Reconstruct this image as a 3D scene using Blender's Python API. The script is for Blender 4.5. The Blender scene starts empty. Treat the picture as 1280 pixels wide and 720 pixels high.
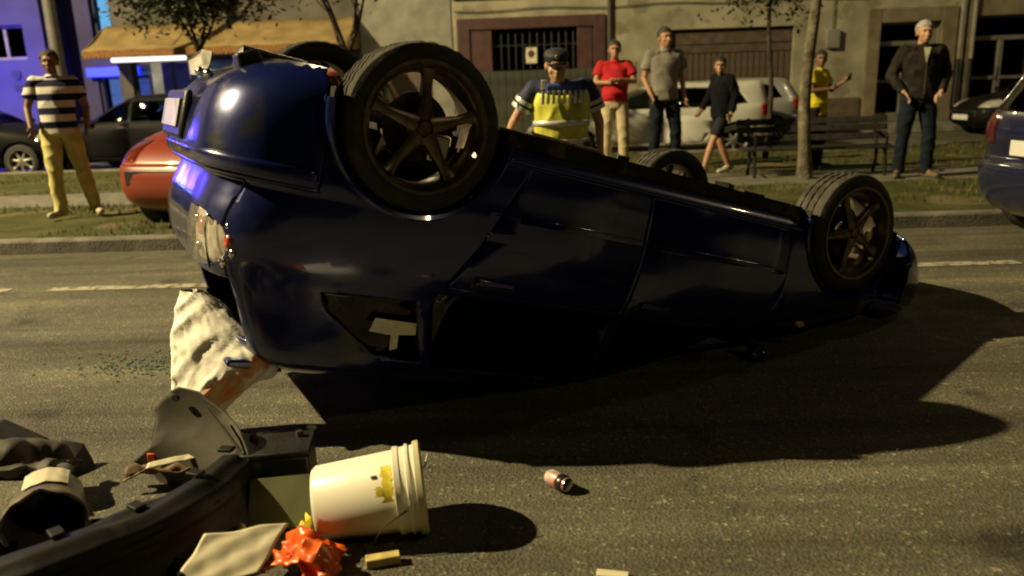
import bpy, bmesh, math, random
import numpy as np
from mathutils import Vector, Matrix, noise as mnoise
random.seed(7)
S = bpy.context.scene
COL = S.collection
PI = math.pi
R_ = math.radians

# ------------------------------------------------------------------ camera
cam_d = bpy.data.cameras.new('camera'); cam = bpy.data.objects.new('camera', cam_d); COL.objects.link(cam)
CR = Vector((0.99924352, 0.01922886, -0.03380306)); CU = Vector((0.02794629, 0.24941594, 0.96799313)); CF = Vector((-0.02704443, 0.96820553, -0.24868989))
cam.matrix_world = Matrix(((CR.x, CU.x, -CF.x, 0), (CR.y, CU.y, -CF.y, 0), (CR.z, CU.z, -CF.z, 1.36), (0, 0, 0, 1)))
cam_d.sensor_width = 36; cam_d.lens = 28.125; cam_d.clip_start = .05; cam_d.clip_end = 500
cam_d.dof.use_dof = True; cam_d.dof.focus_distance = 3.4; cam_d.dof.aperture_fstop = 2.0
S.camera = cam
# ------------------------------------------------------------------ world: city night sky
W = bpy.data.worlds.new('World'); S.world = W; W.use_nodes = True
bg = W.node_tree.nodes['Background']
sky = W.node_tree.nodes.new('ShaderNodeTexSky'); sky.sky_type = 'NISHITA'; sky.sun_disc = False
sky.sun_elevation = R_(-5); sky.sun_rotation = R_(-90)
W.node_tree.links.new(sky.outputs[0], bg.inputs[0]); bg.inputs[1].default_value = 0.02
# ------------------------------------------------------------------ street lighting (sodium lamps on the street, all beyond the frame)
def lamp(name, loc, watts, col, size=.12, kind='POINT', rot=None, spot=None):
    d = bpy.data.lights.new(name, kind); d.energy = watts; d.color = col; d.shadow_soft_size = size
    o = bpy.data.objects.new(name, d); COL.objects.link(o); o.location = loc
    if rot: o.rotation_euler = rot
    if spot: d.spot_size = R_(spot); d.spot_blend = .4
    return o
SOD = (1.0, .795, .41)
lamp('street_lamp_light', (-18.0, 3.7, 13.9), 45000, SOD, .14)
lamp('street_lamp_light', (8.2, -1.6, 8.6), 230, SOD, .16)
lamp('street_lamp_light', (-3.0, 15.6, 6.6), 290, SOD, .14)
lamp('street_lamp_light', (13.0, 11.5, 8.6), 300, SOD, .2)
lamp('police_beacon_light', (-13.6, 19.2, 2.0), 520, (.06, .03, 1.0), .3)
# ------------------------------------------------------------------ render settings
S.view_settings.view_transform = 'Standard'; S.view_settings.look = 'None'; S.view_settings.exposure = 0; S.view_settings.gamma = 1
S.render.engine = 'CYCLES'
S.cycles.use_denoising = True; S.cycles.max_bounces = 6; S.cycles.transparent_max_bounces = 12
S.cycles.caustics_reflective = False; S.cycles.caustics_refractive = False
S.cycles.sample_clamp_indirect = 4
S.cycles.filter_width = 2.0

# ================================================================== helpers
def tag(o, label=None, cat=None, group=None, kind=None):
    if label: o['label'] = label
    if cat: o['category'] = cat
    if group: o['group'] = group
    if kind: o['kind'] = kind
    return o
def empty(name, loc=(0, 0, 0), rz=0, label=None, cat=None, group=None, parent=None):
    o = bpy.data.objects.new(name, None); COL.objects.link(o); o.location = loc; o.rotation_euler = (0, 0, rz); o.empty_display_size = .1
    if parent: o.parent = parent
    return tag(o, label, cat, group)
def copy_tree(o, parent=None):
    c = o.copy(); COL.objects.link(c)
    if parent: c.parent = parent
    for ch in o.children: copy_tree(ch, c)
    return c
MATS = {}
def mat(name, col, rough=.6, metal=0, coat=0, nscale=0, namt=.25, col2=None, bump=0, bscale=60, emit=None, estr=0, spec=.5, detail=4, wear=None, wcol=None, wscale=9, sheen=0):
    if name in MATS: return MATS[name]
    if rough >= .8: spec = min(spec, .15)
    m = bpy.data.materials.new(name); m.use_nodes = True; nt = m.node_tree; p = nt.nodes['Principled BSDF']; L = nt.links
    p.inputs['Base Color'].default_value = (*col, 1); p.inputs['Roughness'].default_value = rough; p.inputs['Metallic'].default_value = metal
    p.inputs['Coat Weight'].default_value = coat; p.inputs['Coat Roughness'].default_value = .05; p.inputs['Specular IOR Level'].default_value = spec
    if sheen: p.inputs['Sheen Weight'].default_value = sheen
    if emit: p.inputs['Emission Color'].default_value = (*emit, 1); p.inputs['Emission Strength'].default_value = estr
    tc = nt.nodes.new('ShaderNodeTexCoord'); out = None
    if nscale:
        n = nt.nodes.new('ShaderNodeTexNoise'); n.inputs['Scale'].default_value = nscale; n.inputs['Detail'].default_value = detail; L.new(tc.outputs['Object'], n.inputs['Vector'])
        r = nt.nodes.new('ShaderNodeValToRGB'); L.new(n.outputs['Fac'], r.inputs[0])
        c2 = col2 or tuple(c * (1 - namt) for c in col); hi = tuple(min(1, c * (1 + namt)) for c in col) if not col2 else col
        r.color_ramp.elements[0].position = .32; r.color_ramp.elements[0].color = (*c2, 1); r.color_ramp.elements[1].position = .68; r.color_ramp.elements[1].color = (*hi, 1)
        out = r.outputs[0]
    if wear:
        n = nt.nodes.new('ShaderNodeTexNoise'); n.inputs['Scale'].default_value = wscale; n.inputs['Detail'].default_value = 6; L.new(tc.outputs['Object'], n.inputs['Vector'])
        r = nt.nodes.new('ShaderNodeValToRGB'); r.color_ramp.elements[0].position = wear; r.color_ramp.elements[1].position = wear + .08; L.new(n.outputs['Fac'], r.inputs[0])
        mx = nt.nodes.new('ShaderNodeMix'); mx.data_type = 'RGBA'; L.new(r.outputs[0], mx.inputs[0])
        if out: L.new(out, mx.inputs[6])
        else: mx.inputs[6].default_value = (*col, 1)
        mx.inputs[7].default_value = (*(wcol or (.3, .3, .3)), 1); out = mx.outputs[2]
    if out: L.new(out, p.inputs['Base Color'])
    if bump:
        n = nt.nodes.new('ShaderNodeTexNoise'); n.inputs['Scale'].default_value = bscale; n.inputs['Detail'].default_value = 6; L.new(tc.outputs['Object'], n.inputs['Vector'])
        b = nt.nodes.new('ShaderNodeBump'); b.inputs['Strength'].default_value = bump; b.inputs['Distance'].default_value = .02
        L.new(n.outputs['Fac'], b.inputs['Height']); L.new(b.outputs[0], p.inputs['Normal'])
    MATS[name] = m; return m
def glass(name, tint=(.5, .55, .55), glossy=.12, rough=.02):
    if name in MATS: return MATS[name]
    m = bpy.data.materials.new(name); m.use_nodes = True; nt = m.node_tree; L = nt.links
    nt.nodes.remove(nt.nodes['Principled BSDF']); o = nt.nodes['Material Output']
    t = nt.nodes.new('ShaderNodeBsdfTransparent'); t.inputs[0].default_value = (*tint, 1)
    g = nt.nodes.new('ShaderNodeBsdfGlossy'); g.inputs['Roughness'].default_value = rough
    fr = nt.nodes.new('ShaderNodeLayerWeight'); fr.inputs[0].default_value = .5
    pw = nt.nodes.new('ShaderNodeMath'); pw.operation = 'POWER'; pw.inputs[1].default_value = 4.0; L.new(fr.outputs['Facing'], pw.inputs[0])
    ma = nt.nodes.new('ShaderNodeMath'); ma.operation = 'MULTIPLY_ADD'; ma.inputs[1].default_value = .8; ma.inputs[2].default_value = glossy * .2; L.new(pw.outputs[0], ma.inputs[0])
    mx = nt.nodes.new('ShaderNodeMixShader'); L.new(ma.outputs[0], mx.inputs[0]); L.new(t.outputs[0], mx.inputs[1]); L.new(g.outputs[0], mx.inputs[2]); L.new(mx.outputs[0], o.inputs[0])
    MATS[name] = m; return m
class MB:
    def __init__(s): s.v = []; s.f = []
    def add(s, vs, fs):
        b = len(s.v); s.v += [tuple(v) for v in vs]; s.f += [tuple(i + b for i in f) for f in fs]; return s
    def box(s, c, d, rz=0, M=None, taper=1):
        hx, hy, hz = d[0] / 2, d[1] / 2, d[2] / 2; vs = []
        for z, k in ((-hz, 1), (hz, taper)):
            for x, y in ((-hx, -hy), (hx, -hy), (hx, hy), (-hx, hy)):
                v = Vector((x * k, y * k, z))
                if M: v = M @ v
                elif rz: v = Matrix.Rotation(rz, 3, 'Z') @ v
                vs.append(v + Vector(c))
        return s.add(vs, [(0, 3, 2, 1), (4, 5, 6, 7), (0, 1, 5, 4), (1, 2, 6, 5), (2, 3, 7, 6), (3, 0, 4, 7)])
    def tube(s, pts, r, n=10, cap=True, ry=None, up=None):
        P = [Vector(p) for p in pts]; rr = r if isinstance(r, (list, tuple)) else [r] * len(P)
        vs = []; fs = []; prev = None
        for i, p in enumerate(P):
            t = (P[min(i + 1, len(P) - 1)] - P[max(i - 1, 0)]).normalized()
            if prev is None:
                a = Vector(up) if up else (Vector((0, 0, 1)) if abs(t.z) < .9 else Vector((1, 0, 0)))
                x = a.cross(t).normalized()
            else: x = (prev - t * prev.dot(t)).normalized()
            y = t.cross(x); prev = x
            k2 = (ry[i] if ry else rr[i])
            for k in range(n):
                a = 2 * PI * k / n; vs.append(p + x * math.cos(a) * rr[i] + y * math.sin(a) * k2)
        for i in range(len(P) - 1):
            for k in range(n):
                a, b = i * n + k, i * n + (k + 1) % n; fs.append((a, b, b + n, a + n))
        if cap: fs.append(tuple(range(n))[::-1]); fs.append(tuple((len(P) - 1) * n + k for k in range(n)))
        return s.add(vs, fs)
    def capsule(s, a, b, ra, rb, n=14, fl=1, up=None):
        a = Vector(a); b = Vector(b); d = (b - a)
        if d.length < 1e-5: d = Vector((0, 0, 1e-4))
        d.normalize(); pts = []; rs = []
        for k in range(5):
            t = k / 4 * PI / 2; pts.append(a - d * ra * math.cos(t)); rs.append(max(ra * math.sin(t), ra * .05))
        for k in range(5):
            t = (4 - k) / 4 * PI / 2; pts.append(b + d * rb * math.cos(t)); rs.append(max(rb * math.sin(t), rb * .05))
        return s.tube(pts, rs, n, True, ry=[r * fl for r in rs], up=up)
    def ell(s, c, r, nu=20, nv=14, M=None):
        vs = []; fs = []
        for j in range(nv + 1):
            ph = -PI / 2 + PI * (j * .998 + .001 * nv) / nv
            for i in range(nu):
                th = 2 * PI * i / nu; v = Vector((r[0] * math.cos(ph) * math.cos(th), r[1] * math.cos(ph) * math.sin(th), r[2] * math.sin(ph)))
                if M: v = M @ v
                vs.append(v + Vector(c))
        for j in range(nv):
            for i in range(nu): a, b = j * nu + i, j * nu + (i + 1) % nu; fs.append((a, b, b + nu, a + nu))
        fs.append(tuple(range(nu))[::-1]); fs.append(tuple(nv * nu + i for i in range(nu)))
        return s.add(vs, fs)
    def lathe(s, prof, n=32, axis='y', c=(0, 0, 0), closed=False, a0=0, a1=2 * PI, mod=None):
        # prof: list of (r, h) ; axis y: h along y
        m = len(prof); full = abs(a1 - a0 - 2 * PI) < 1e-6; cnt = n if full else n + 1; vs = []; fs = []
        for i in range(cnt):
            a = a0 + (a1 - a0) * i / n
            for j, (r, h) in enumerate(prof):
                if mod: r = mod(i, j, r)
                if axis == 'y': vs.append((c[0] + r * math.cos(a), c[1] + h, c[2] + r * math.sin(a)))
                else: vs.append((c[0] + r * math.cos(a), c[1] + r * math.sin(a), c[2] + h))
        for i in range(n if full else n):
            i2 = (i + 1) % cnt
            for j in range(m - 1 if not closed else m):
                j2 = (j + 1) % m; fs.append((i * m + j, i * m + j2, i2 * m + j2, i2 * m + j))
        return s.add(vs, fs)
    def prism(s, poly, y0, y1, plane='xz'):
        n = len(poly); vs = []
        for y in (y0, y1):
            for p in poly: vs.append((p[0], y, p[1]) if plane == 'xz' else ((y, p[0], p[1]) if plane == 'yz' else (p[0], p[1], y)))
        return s.add(vs, [tuple(range(n)), tuple(range(2 * n - 1, n - 1, -1))] + [(i, i + n, (i + 1) % n + n, (i + 1) % n) for i in range(n)])
    def mesh(s, name):
        me = bpy.data.meshes.new(name); me.from_pydata(s.v, [], s.f)
        bm = bmesh.new(); bm.from_mesh(me); bmesh.ops.recalc_face_normals(bm, faces=bm.faces); bm.to_mesh(me); bm.free()
        return me
    def build(s, name, m, parent=None, smooth=35, bevel=0, loc=None, rz=None, bseg=2):
        me = s.mesh(name); me.materials.append(m); return link(name, me, parent, smooth, bevel, loc, rz, bseg)
def link(name, me, parent=None, smooth=35, bevel=0, loc=None, rz=None, bseg=2):
    if smooth:
        me.shade_smooth(); me.set_sharp_from_angle(angle=R_(smooth))
    o = bpy.data.objects.new(name, me); COL.objects.link(o)
    if parent: o.parent = parent
    if loc: o.location = loc
    if rz is not None: o.rotation_euler = (0, 0, rz)
    if bevel:
        b = o.modifiers.new('bevel', 'BEVEL'); b.width = bevel; b.segments = bseg; b.limit_method = 'ANGLE'
    return o
def struct(o): o['kind'] = 'structure'; return o
def nz(p, s): return mnoise.noise(Vector(p) * s)

# ================================================================== materials
def asphalt_mat():
    m = bpy.data.materials.new('asphalt'); m.use_nodes = True; nt = m.node_tree; L = nt.links; p = nt.nodes['Principled BSDF']; N = nt.nodes.new
    tc = N('ShaderNodeTexCoord')
    def nse(sc, det, rough=.6, stretch=None):
        n = N('ShaderNodeTexNoise'); n.inputs['Scale'].default_value = sc; n.inputs['Detail'].default_value = det; n.inputs['Roughness'].default_value = rough
        if stretch:
            mp = N('ShaderNodeMapping'); mp.inputs['Scale'].default_value = stretch; L.new(tc.outputs['Object'], mp.inputs[0]); L.new(mp.outputs[0], n.inputs[0])
        else: L.new(tc.outputs['Object'], n.inputs[0])
        return n
    def ramp(src, stops):
        r = N('ShaderNodeValToRGB'); L.new(src, r.inputs[0]); e = r.color_ramp.elements
        while len(e) < len(stops): e.new(.5)
        for i, (q, c) in enumerate(stops): e[i].position = q; e[i].color = (*c, 1)
        return r
    def mix(t, a, b, f=None, fac=1):
        x = N('ShaderNodeMix'); x.data_type = 'RGBA'; x.blend_type = t; x.inputs[0].default_value = fac
        if f: L.new(f, x.inputs[0])
        L.new(a, x.inputs[6]); L.new(b, x.inputs[7]); return x.outputs[2]
    fine = nse(95, 3, .8); v = N('ShaderNodeTexVoronoi'); v.inputs['Scale'].default_value = 85; L.new(tc.outputs['Object'], v.inputs[0])
    base = ramp(fine.outputs[0], [(.3, (.078, .076, .056)), (.5, (.112, .108, .08)), (.7, (.16, .152, .115))])
    hs = N('ShaderNodeSeparateColor'); L.new(v.outputs['Color'], hs.inputs[0])
    stone = ramp(hs.outputs[0], [(0, (.8, .8, .8)), (.75, (1, 1, 1)), (.95, (1.3, 1.27, 1.2)), (.99, (2.3, 2.2, 2.0))])
    c = mix('MULTIPLY', base.outputs[0], stone.outputs[0])
    big = ramp(nse(.9, 5, .65, (.35, 1.2, 1)).outputs[0], [(.3, (.5, .49, .46)), (.52, (.95, .95, .95)), (.72, (1.75, 1.7, 1.55))])
    c = mix('MULTIPLY', c, big.outputs[0])
    st = ramp(nse(2.6, 4, .7).outputs[0], [(.28, (.62, .62, .6)), (.42, (1, 1, 1))])
    c = mix('MULTIPLY', c, st.outputs[0])
    spots = ramp(nse(1.7, 3, .5).outputs[0], [(.30, (.45, .45, .45)), (.36, (1, 1, 1))]); c = mix('MULTIPLY', c, spots.outputs[0])
    streak = ramp(nse(1.0, 4, .6, (.12, 5.5, 1)).outputs[0], [(.36, (.72, .72, .72)), (.5, (1, 1, 1)), (.66, (1.18, 1.17, 1.14))]); c = mix('MULTIPLY', c, streak.outputs[0])
    L.new(c, p.inputs['Base Color']); p.inputs['Roughness'].default_value = .72; p.inputs['Specular IOR Level'].default_value = .35
    b = N('ShaderNodeBump'); b.inputs['Strength'].default_value = .75; b.inputs['Distance'].default_value = .005
    ad = N('ShaderNodeMath'); ad.operation = 'ADD'; L.new(fine.outputs[0], ad.inputs[0]); L.new(v.outputs['Distance'], ad.inputs[1]); L.new(ad.outputs[0], b.inputs['Height']); L.new(b.outputs[0], p.inputs['Normal'])
    return m
ASPH = asphalt_mat()
PAINTL = mat('worn_road_paint', (.36, .34, .26), .7, nscale=60, wear=.5, wcol=(.12, .11, .09), wscale=14, bump=.2)
CONC = mat('kerb_concrete', (.16, .15, .13), .85, nscale=5, namt=.35, bump=.4, bscale=50)
PATHM = mat('path_gravel', (.15, .145, .12), .9, nscale=7, namt=.25, bump=.4, bscale=70)
SOIL = mat('verge_soil', (.085, .08, .035), .95, nscale=2.6, col2=(.04, .048, .014), bump=.8, bscale=25, wear=.58, wcol=(.13, .11, .065), wscale=1.6)
GRASS = mat('grass_blades', (.075, .09, .022), .8, nscale=1.7, col2=(.13, .115, .05))
WALLW = mat('cream_render', (.25, .235, .17), .85, nscale=1.4, namt=.3, bump=.25, bscale=40, wear=.57, wcol=(.17, .155, .11), wscale=2.2)
STONEW = mat('pale_stone', (.19, .185, .155), .85, nscale=3, namt=.2, bump=.3, bscale=30)
DARKW = mat('grey_render', (.085, .078, .068), .9, nscale=2, namt=.25, bump=.2)
BLUEW = mat('blue_tinted_facade', (.05, .046, .12), .85, nscale=1.2, namt=.15, bump=.2)  # blue of the police light is mixed into the wall colour
PLINTH = mat('brown_plinth', (.09, .07, .05), .85, nscale=4, namt=.3, bump=.3)
SURR = mat('brown_stone_surround', (.15, .125, .085), .8, nscale=3, namt=.25, bump=.25)
MAROON = mat('maroon_frame', (.045, .016, .014), .6, nscale=5, namt=.3)
BROWN = mat('brown_shutter', (.07, .05, .035), .6, nscale=6, namt=.35)
BLACKI = mat('dark_interior', (.008, .008, .009), .8)
IRON = mat('black_iron', (.012, .012, .012), .5, metal=.3, nscale=12)
SLATM = mat('dark_bench_wood', (.02, .018, .016), .6, nscale=14, namt=.5)
ALU = mat('aluminium_frame', (.22, .21, .19), .45, metal=.5, nscale=8, namt=.15)
GLN = glass('window_glass', (.10, .11, .13), .35)
BARK = mat('bark', (.13, .115, .08), .9, nscale=9, namt=.5, bump=1, bscale=35, wear=.57, wcol=(.22, .21, .16), wscale=7)
BARKD = mat('dark_bark', (.05, .042, .032), .9, nscale=9, namt=.5, bump=1, bscale=35)
LEAF = mat('leaves', (.045, .06, .022), .7, nscale=4, col2=(.02, .03, .012))
RUB = mat('black_rubber', (.018, .0175, .016), .78, nscale=30, namt=.35, bump=.15, bscale=120, wear=.6, wcol=(.05, .046, .038), wscale=8)
RUBD = mat('dusty_tread_rubber', (.06, .057, .048), .85, nscale=16, namt=.45, bump=.3, bscale=90)
BLKP = mat('black_plastic', (.014, .014, .015), .45, nscale=14, namt=.4, bump=.15, bscale=60)
UNDER = mat('dirty_underbody', (.03, .026, .021), .8, nscale=7, col2=(.014, .013, .012), bump=.4, bscale=30, wear=.58, wcol=(.075, .06, .042), wscale=5)
RUST = mat('rusty_steel', (.09, .06, .035), .65, metal=.5, nscale=18, col2=(.035, .022, .015), bump=.4)
CHROME = mat('bright_metal', (.6, .58, .55), .22, metal=1, nscale=9, namt=.2)
BRONZE = mat('bronze_alloy', (.13, .105, .08), .36, metal=.7, nscale=25, namt=.3)
BLUEP = mat('dark_blue_paint', (.006, .014, .12), .28, metal=.35, coat=1, nscale=500, namt=.4, wear=.6, wcol=(.03, .034, .05), wscale=5)
_nt = BLUEP.node_tree; _n = _nt.nodes.new('ShaderNodeTexNoise'); _n.inputs['Scale'].default_value = 7; _n.inputs['Detail'].default_value = 8; _tc = _nt.nodes.new('ShaderNodeTexCoord'); _nt.links.new(_tc.outputs['Object'], _n.inputs['Vector'])
_mr = _nt.nodes.new('ShaderNodeMapRange'); _mr.inputs[1].default_value = .35; _mr.inputs[2].default_value = .7; _mr.inputs[3].default_value = .03; _mr.inputs[4].default_value = .32; _nt.links.new(_n.outputs['Fac'], _mr.inputs[0]); _nt.links.new(_mr.outputs[0], _nt.nodes['Principled BSDF'].inputs['Coat Roughness'])
PLATE = mat('white_plate', (.6, .6, .56), .5, nscale=8, namt=.1)
CGL = glass('car_glass', (.42, .46, .44), .3)

# ================================================================== SETTING
def sheet(name, x0, x1, y0, y1, z, m, nx=1, ny=1):
    b = MB(); vs = [(x0 + (x1 - x0) * i / nx, y0 + (y1 - y0) * j / ny, z) for j in range(ny + 1) for i in range(nx + 1)]
    b.add(vs, [(j * (nx + 1) + i, j * (nx + 1) + i + 1, (j + 1) * (nx + 1) + i + 1, (j + 1) * (nx + 1) + i) for j in range(ny) for i in range(nx)])
    return struct(b.build(name, m, smooth=0))
sheet('ground', -150, 150, -120, 150, -.03, CONC)
sheet('road', -70, 70, -9, 7.0, 0, ASPH)
sheet('service_road', -70, 70, 14.1, 18.1, -.02, ASPH)
for k, (x0, x1) in enumerate(((-12, -8.4), (-7.2, -3.86), (-3.55, 1.2), (2.2, 3.45), (5.3, 9))):
    sheet('lane_marking', x0, x1, 5.57, 5.68, .004, PAINTL)
def strip(name, x0, x1, y0, y1, z0, z1, m, bev=.012):
    return struct(MB().box(((x0 + x1) / 2, (y0 + y1) / 2, (z0 + z1) / 2), (x1 - x0, y1 - y0, z1 - z0)).build(name, m, bevel=bev))
strip('kerb', -60, 60, 7.0, 7.16, -.02, .125, CONC, .02)
strip('footpath', -60, 60, 9.45, 10.65, -.02, .105, PATHM)
strip('service_kerb', -60, 60, 13.95, 14.1, -.02, .12, CONC, .02)
strip('sidewalk_kerb', -60, 60, 18.1, 18.25, -.02, .12, CONC, .02)
strip('sidewalk', -60, 60, 18.25, 24, -.02, .117, STONEW)
def verge(name, y0, y1):
    b = MB(); nx, ny = 260, 26; x0, x1 = -16, 16
    vs = []
    for j in range(ny + 1):
        for i in range(nx + 1):
            x = x0 + (x1 - x0) * i / nx; y = y0 + (y1 - y0) * j / ny
            e = min(1, min(j, ny - j) / 3)
            vs.append((x, y, .10 + e * .03 * (nz((x, y, 3), 1.3) + .5 * nz((x, y, 1), 5))))
    b.add(vs, [(j * (nx + 1) + i, j * (nx + 1) + i + 1, (j + 1) * (nx + 1) + i + 1, (j + 1) * (nx + 1) + i) for j in range(ny) for i in range(nx)])
    b.box((-38, (y0 + y1) / 2, .05), (43.9, y1 - y0, .09)); b.box((38, (y0 + y1) / 2, .05), (43.9, y1 - y0, .09))
    return struct(b.build(name, SOIL))
verge('front_verge', 7.16, 9.45); verge('rear_verge', 10.65, 13.95)
g = MB(); rr = random.Random(3)
for k in range(26000):
    x = rr.uniform(-11, 9.5); y = rr.choice((rr.uniform(7.2, 9.45), rr.uniform(10.65, 13.9)))
    if nz((x, y, 0), .9) + .4 * nz((x, y, 5), 4) < -.04 + rr.uniform(-.1, .15): continue
    a = rr.uniform(0, PI); h = rr.uniform(.02, .05); w = rr.uniform(.004, .009); lx, ly = rr.uniform(-.03, .03), rr.uniform(-.03, .03)
    c, s = math.cos(a) * w, math.sin(a) * w
    g.add([(x - c, y - s, .095), (x + c, y + s, .095), (x + lx, y + ly, .115 + h)], [(0, 1, 2)])
o = g.build('grass', GRASS, smooth=0); tag(o, 'patchy short grass on the verges beside the path', 'grass', kind='stuff')

# ---------------------------------------------------------------- buildings
WY = 19.9
def bpart(bld, name, x0, x1, z0, z1, y0, y1, m, bev=0): return MB().box(((x0 + x1) / 2, (y0 + y1) / 2, (z0 + z1) / 2), (x1 - x0, y1 - y0, z1 - z0)).build(name, m, bld, bevel=bev)
def wall_with_holes(bld, x0, x1, z0, z1, holes, y, m, depth=.25, name='wall'):
    xs = sorted({x0, x1, *[h[0] for h in holes], *[h[1] for h in holes]}); zs = sorted({z0, z1, *[h[2] for h in holes], *[h[3] for h in holes]})
    bm = bmesh.new()
    inside = lambda x, z: any(h[0] < x < h[1] and h[2] < z < h[3] for h in holes)
    V = {}
    def vt(x, z):
        if (x, z) not in V: V[(x, z)] = bm.verts.new((x, y, z))
        return V[(x, z)]
    for i in range(len(xs) - 1):
        for j in range(len(zs) - 1):
            if not inside((xs[i] + xs[i + 1]) / 2, (zs[j] + zs[j + 1]) / 2):
                bm.faces.new((vt(xs[i], zs[j]), vt(xs[i + 1], zs[j]), vt(xs[i + 1], zs[j + 1]), vt(xs[i], zs[j + 1])))
    r = bmesh.ops.extrude_face_region(bm, geom=bm.faces[:])
    bmesh.ops.translate(bm, verts=[v for v in r['geom'] if isinstance(v, bmesh.types.BMVert)], vec=(0, depth, 0))
    bmesh.ops.recalc_face_normals(bm, faces=bm.faces)
    me = bpy.data.meshes.new(name); bm.to_mesh(me); bm.free(); me.materials.append(m)
    return link(name, me, bld, 0)
def glazed_door(bld, x0, x1, z0, z1, zt, y, blue=False):
    d = MB(); t = .05
    xm = (x0 + x1) / 2
    for xa, xb in ((x0, x0 + .09), (x1 - .09, x1), (xm - .06, xm + .06)): d.box(((xa + xb) / 2, y, (z0 + zt) / 2), (xb - xa, .08, zt - z0))
    for z, h in ((z0 + .1, .2), (zt, .1), (z1, .1), (z0 + .95, .07)): d.box((xm, y - .01, z), (x1 - x0, .085, h))
    for xa in (x0 + .045, x1 - .045): d.box((xa, y, (zt + z1) / 2), (.09, .07, z1 - zt))
    fr = d.build('door', ALU, bld, bevel=.006)
    for xa, xb, za, zb in ((x0 + .09, xm - .06, z0 + .2, zt - .05), (xm + .06, x1 - .09, z0 + .2, zt - .05), (x0 + .09, x1 - .09, zt + .05, z1 - .05)):
        MB().box(((xa + xb) / 2, y + .02, (za + zb) / 2), (xb - xa, .012, zb - za)).build('pane', GLN, fr, smooth=0)
    MB().tube([(xm - .12, y - .1, z0 + .9), (xm - .12, y - .1, z0 + 1.25)], .015, 8).build('handle', CHROME, fr)
    bpart(bld, 'hallway', x0, x1, z0, z1, y + .6, y + .65, BLACKI)
    return fr
# middle/right building (cream)
B1 = empty('apartment_building', (0, 0, 0), 0, 'cream rendered building with brown shutter and two brown framed glazed doors', 'building')
H1 = [(-1.35, 1.62, .95, 2.6), (3.38, 6.32, .12, 2.44), (8.3, 9.72, .12, 2.42), (10.5, 12.0, .12, 2.5)]
wall_with_holes(B1, -1.75, 15, .1, 9, H1, WY, WALLW, .4)
bpart(B1, 'side_wall', 14.6, 15, .1, 9, WY + .4, WY + 8, WALLW)
for nm, a in (('plinth', (1.95, 3.36, .12, .62)), ('plinth', (6.34, 7.92, .12, .74)), ('plinth', (12.3, 15, .12, .8))):
    bpart(B1, nm, *a, WY - .06, WY - .003, PLINTH, .01)
# door surrounds
for x0, x1, a, b, top in ((8.0, 10.08, 8.3, 9.72, 2.74), (10.3, 12.4, 10.5, 12.0, 2.86)):
    bpart(B1, 'door_surround', x0, a, .12, top, WY - .08, WY + .12, SURR, .01); bpart(B1, 'door_surround', b, x1 if x1 < 10.2 else x1, .12, top, WY - .08, WY + .12, SURR, .01)
    bpart(B1, 'lintel', a + .002, b - .002, 2.42 if top < 2.8 else 2.5, top, WY - .07, WY + .12, SURR, .01)
glazed_door(B1, 8.3, 9.72, .14, 2.42, 1.95, WY + .2); glazed_door(B1, 10.5, 12.0, .14, 2.5, 2.0, WY + .2)
for x in (10.14, 10.42):
    p = MB().tube([(x, WY - .13, 1.55), (x, WY - .13, 7.5)], .045, 10).build('downpipe', STONEW, B1)
    MB().tube([(x, WY - .13, .14), (x, WY - .13, 1.55)], .05, 10).build('downpipe_foot', IRON, B1)
# roller/garage shutter with vertical slats
bpart(B1, 'garage_back', 3.3, 6.4, .1, 2.5, WY + .41, WY + .44, BLACKI)
nsl = 20; x0, x1 = 3.40, 6.30; wsl = (x1 - x0) / nsl
sm = MB().box((0, 0, 0), (wsl * .82, .05, 1.72)).mesh('slat'); sm.materials.append(BROWN)
for i in range(nsl):
    o = link('slat', sm if i == 0 else sm, B1, 0); o.location = (x0 + wsl * (i + .5), WY + .18 + .006 * (i % 2), 1.02)
for z, h in ((1.98, .18), (2.24, .3), (.15, .06)):
    bpart(B1, 'shutter_rail', x0, x1, z - h / 2, z + h / 2, WY + .13, WY + .27, BROWN, .006)
# maroon framed window with bars, green-grey panel under it
fr = MB()
fr.box((-1.5, WY - .03, 1.5), (.3, .12, 2.7)); fr.box((1.72, WY - .03, 1.5), (.28, .12, 2.7)); fr.box((.11, WY - .035, 2.72), (2.94, .12, .26))
fr.box((-1.08, WY + .0, 2.1), (.5, .1, .98)); fr.box((1.38, WY + .0, 2.1), (.36, .1, .98))
frame = fr.build('window_frame', MAROON, B1, bevel=.01)
bpart(B1, 'window_reveal', -1.34, 1.57, .98, 2.58, WY + .3, WY + .34, BLACKI)
MB().box((.18, WY + .16, 2.1), (2.1, .01, .85)).build('pane', GLN, B1, smooth=0)
bm_ = MB().tube([(0, 0, 1.66), (0, 0, 2.56)], .018, 6).mesh('bar'); bm_.materials.append(IRON)
for i in range(12):
    o = link('bar', bm_, B1, 0); o.location = (-.78 + i * .172, WY + .07, 0)
bpart(B1, 'bar_rail', -.82, 1.2, 2.2, 2.23, WY + .06, WY + .085, IRON)
PANELM = mat('green_grey_panel', (.06, .065, .045), .8, nscale=3, col2=(.03, .034, .024), bump=.2)
pm_ = MB().box((0, 0, 0), (.185, .06, 1.5)).mesh('panel_board'); pm_.materials.append(PANELM)
for i in range(15):
    o = link('panel_board', pm_, B1, 0); o.location = (-1.2 + i * .192, WY - .02 - .012 * (i % 2), .88)
post = empty('notice', (0, 0, 0), 0, 'white paper notice with a dark round print taped to the barred window', 'notice')
MB().box((.1, WY - .06, 1.97), (.26, .008, .36)).build('sheet', mat('paper', (.55, .5, .38), .8, nscale=9), post, smooth=0)
MB().tube([(.1, WY - .066, 2.0), (.1, WY - .0655, 2.0)], .085, 20).build('print', mat('poster_print', (.1, .04, .03), .8, nscale=20), post)
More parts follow.
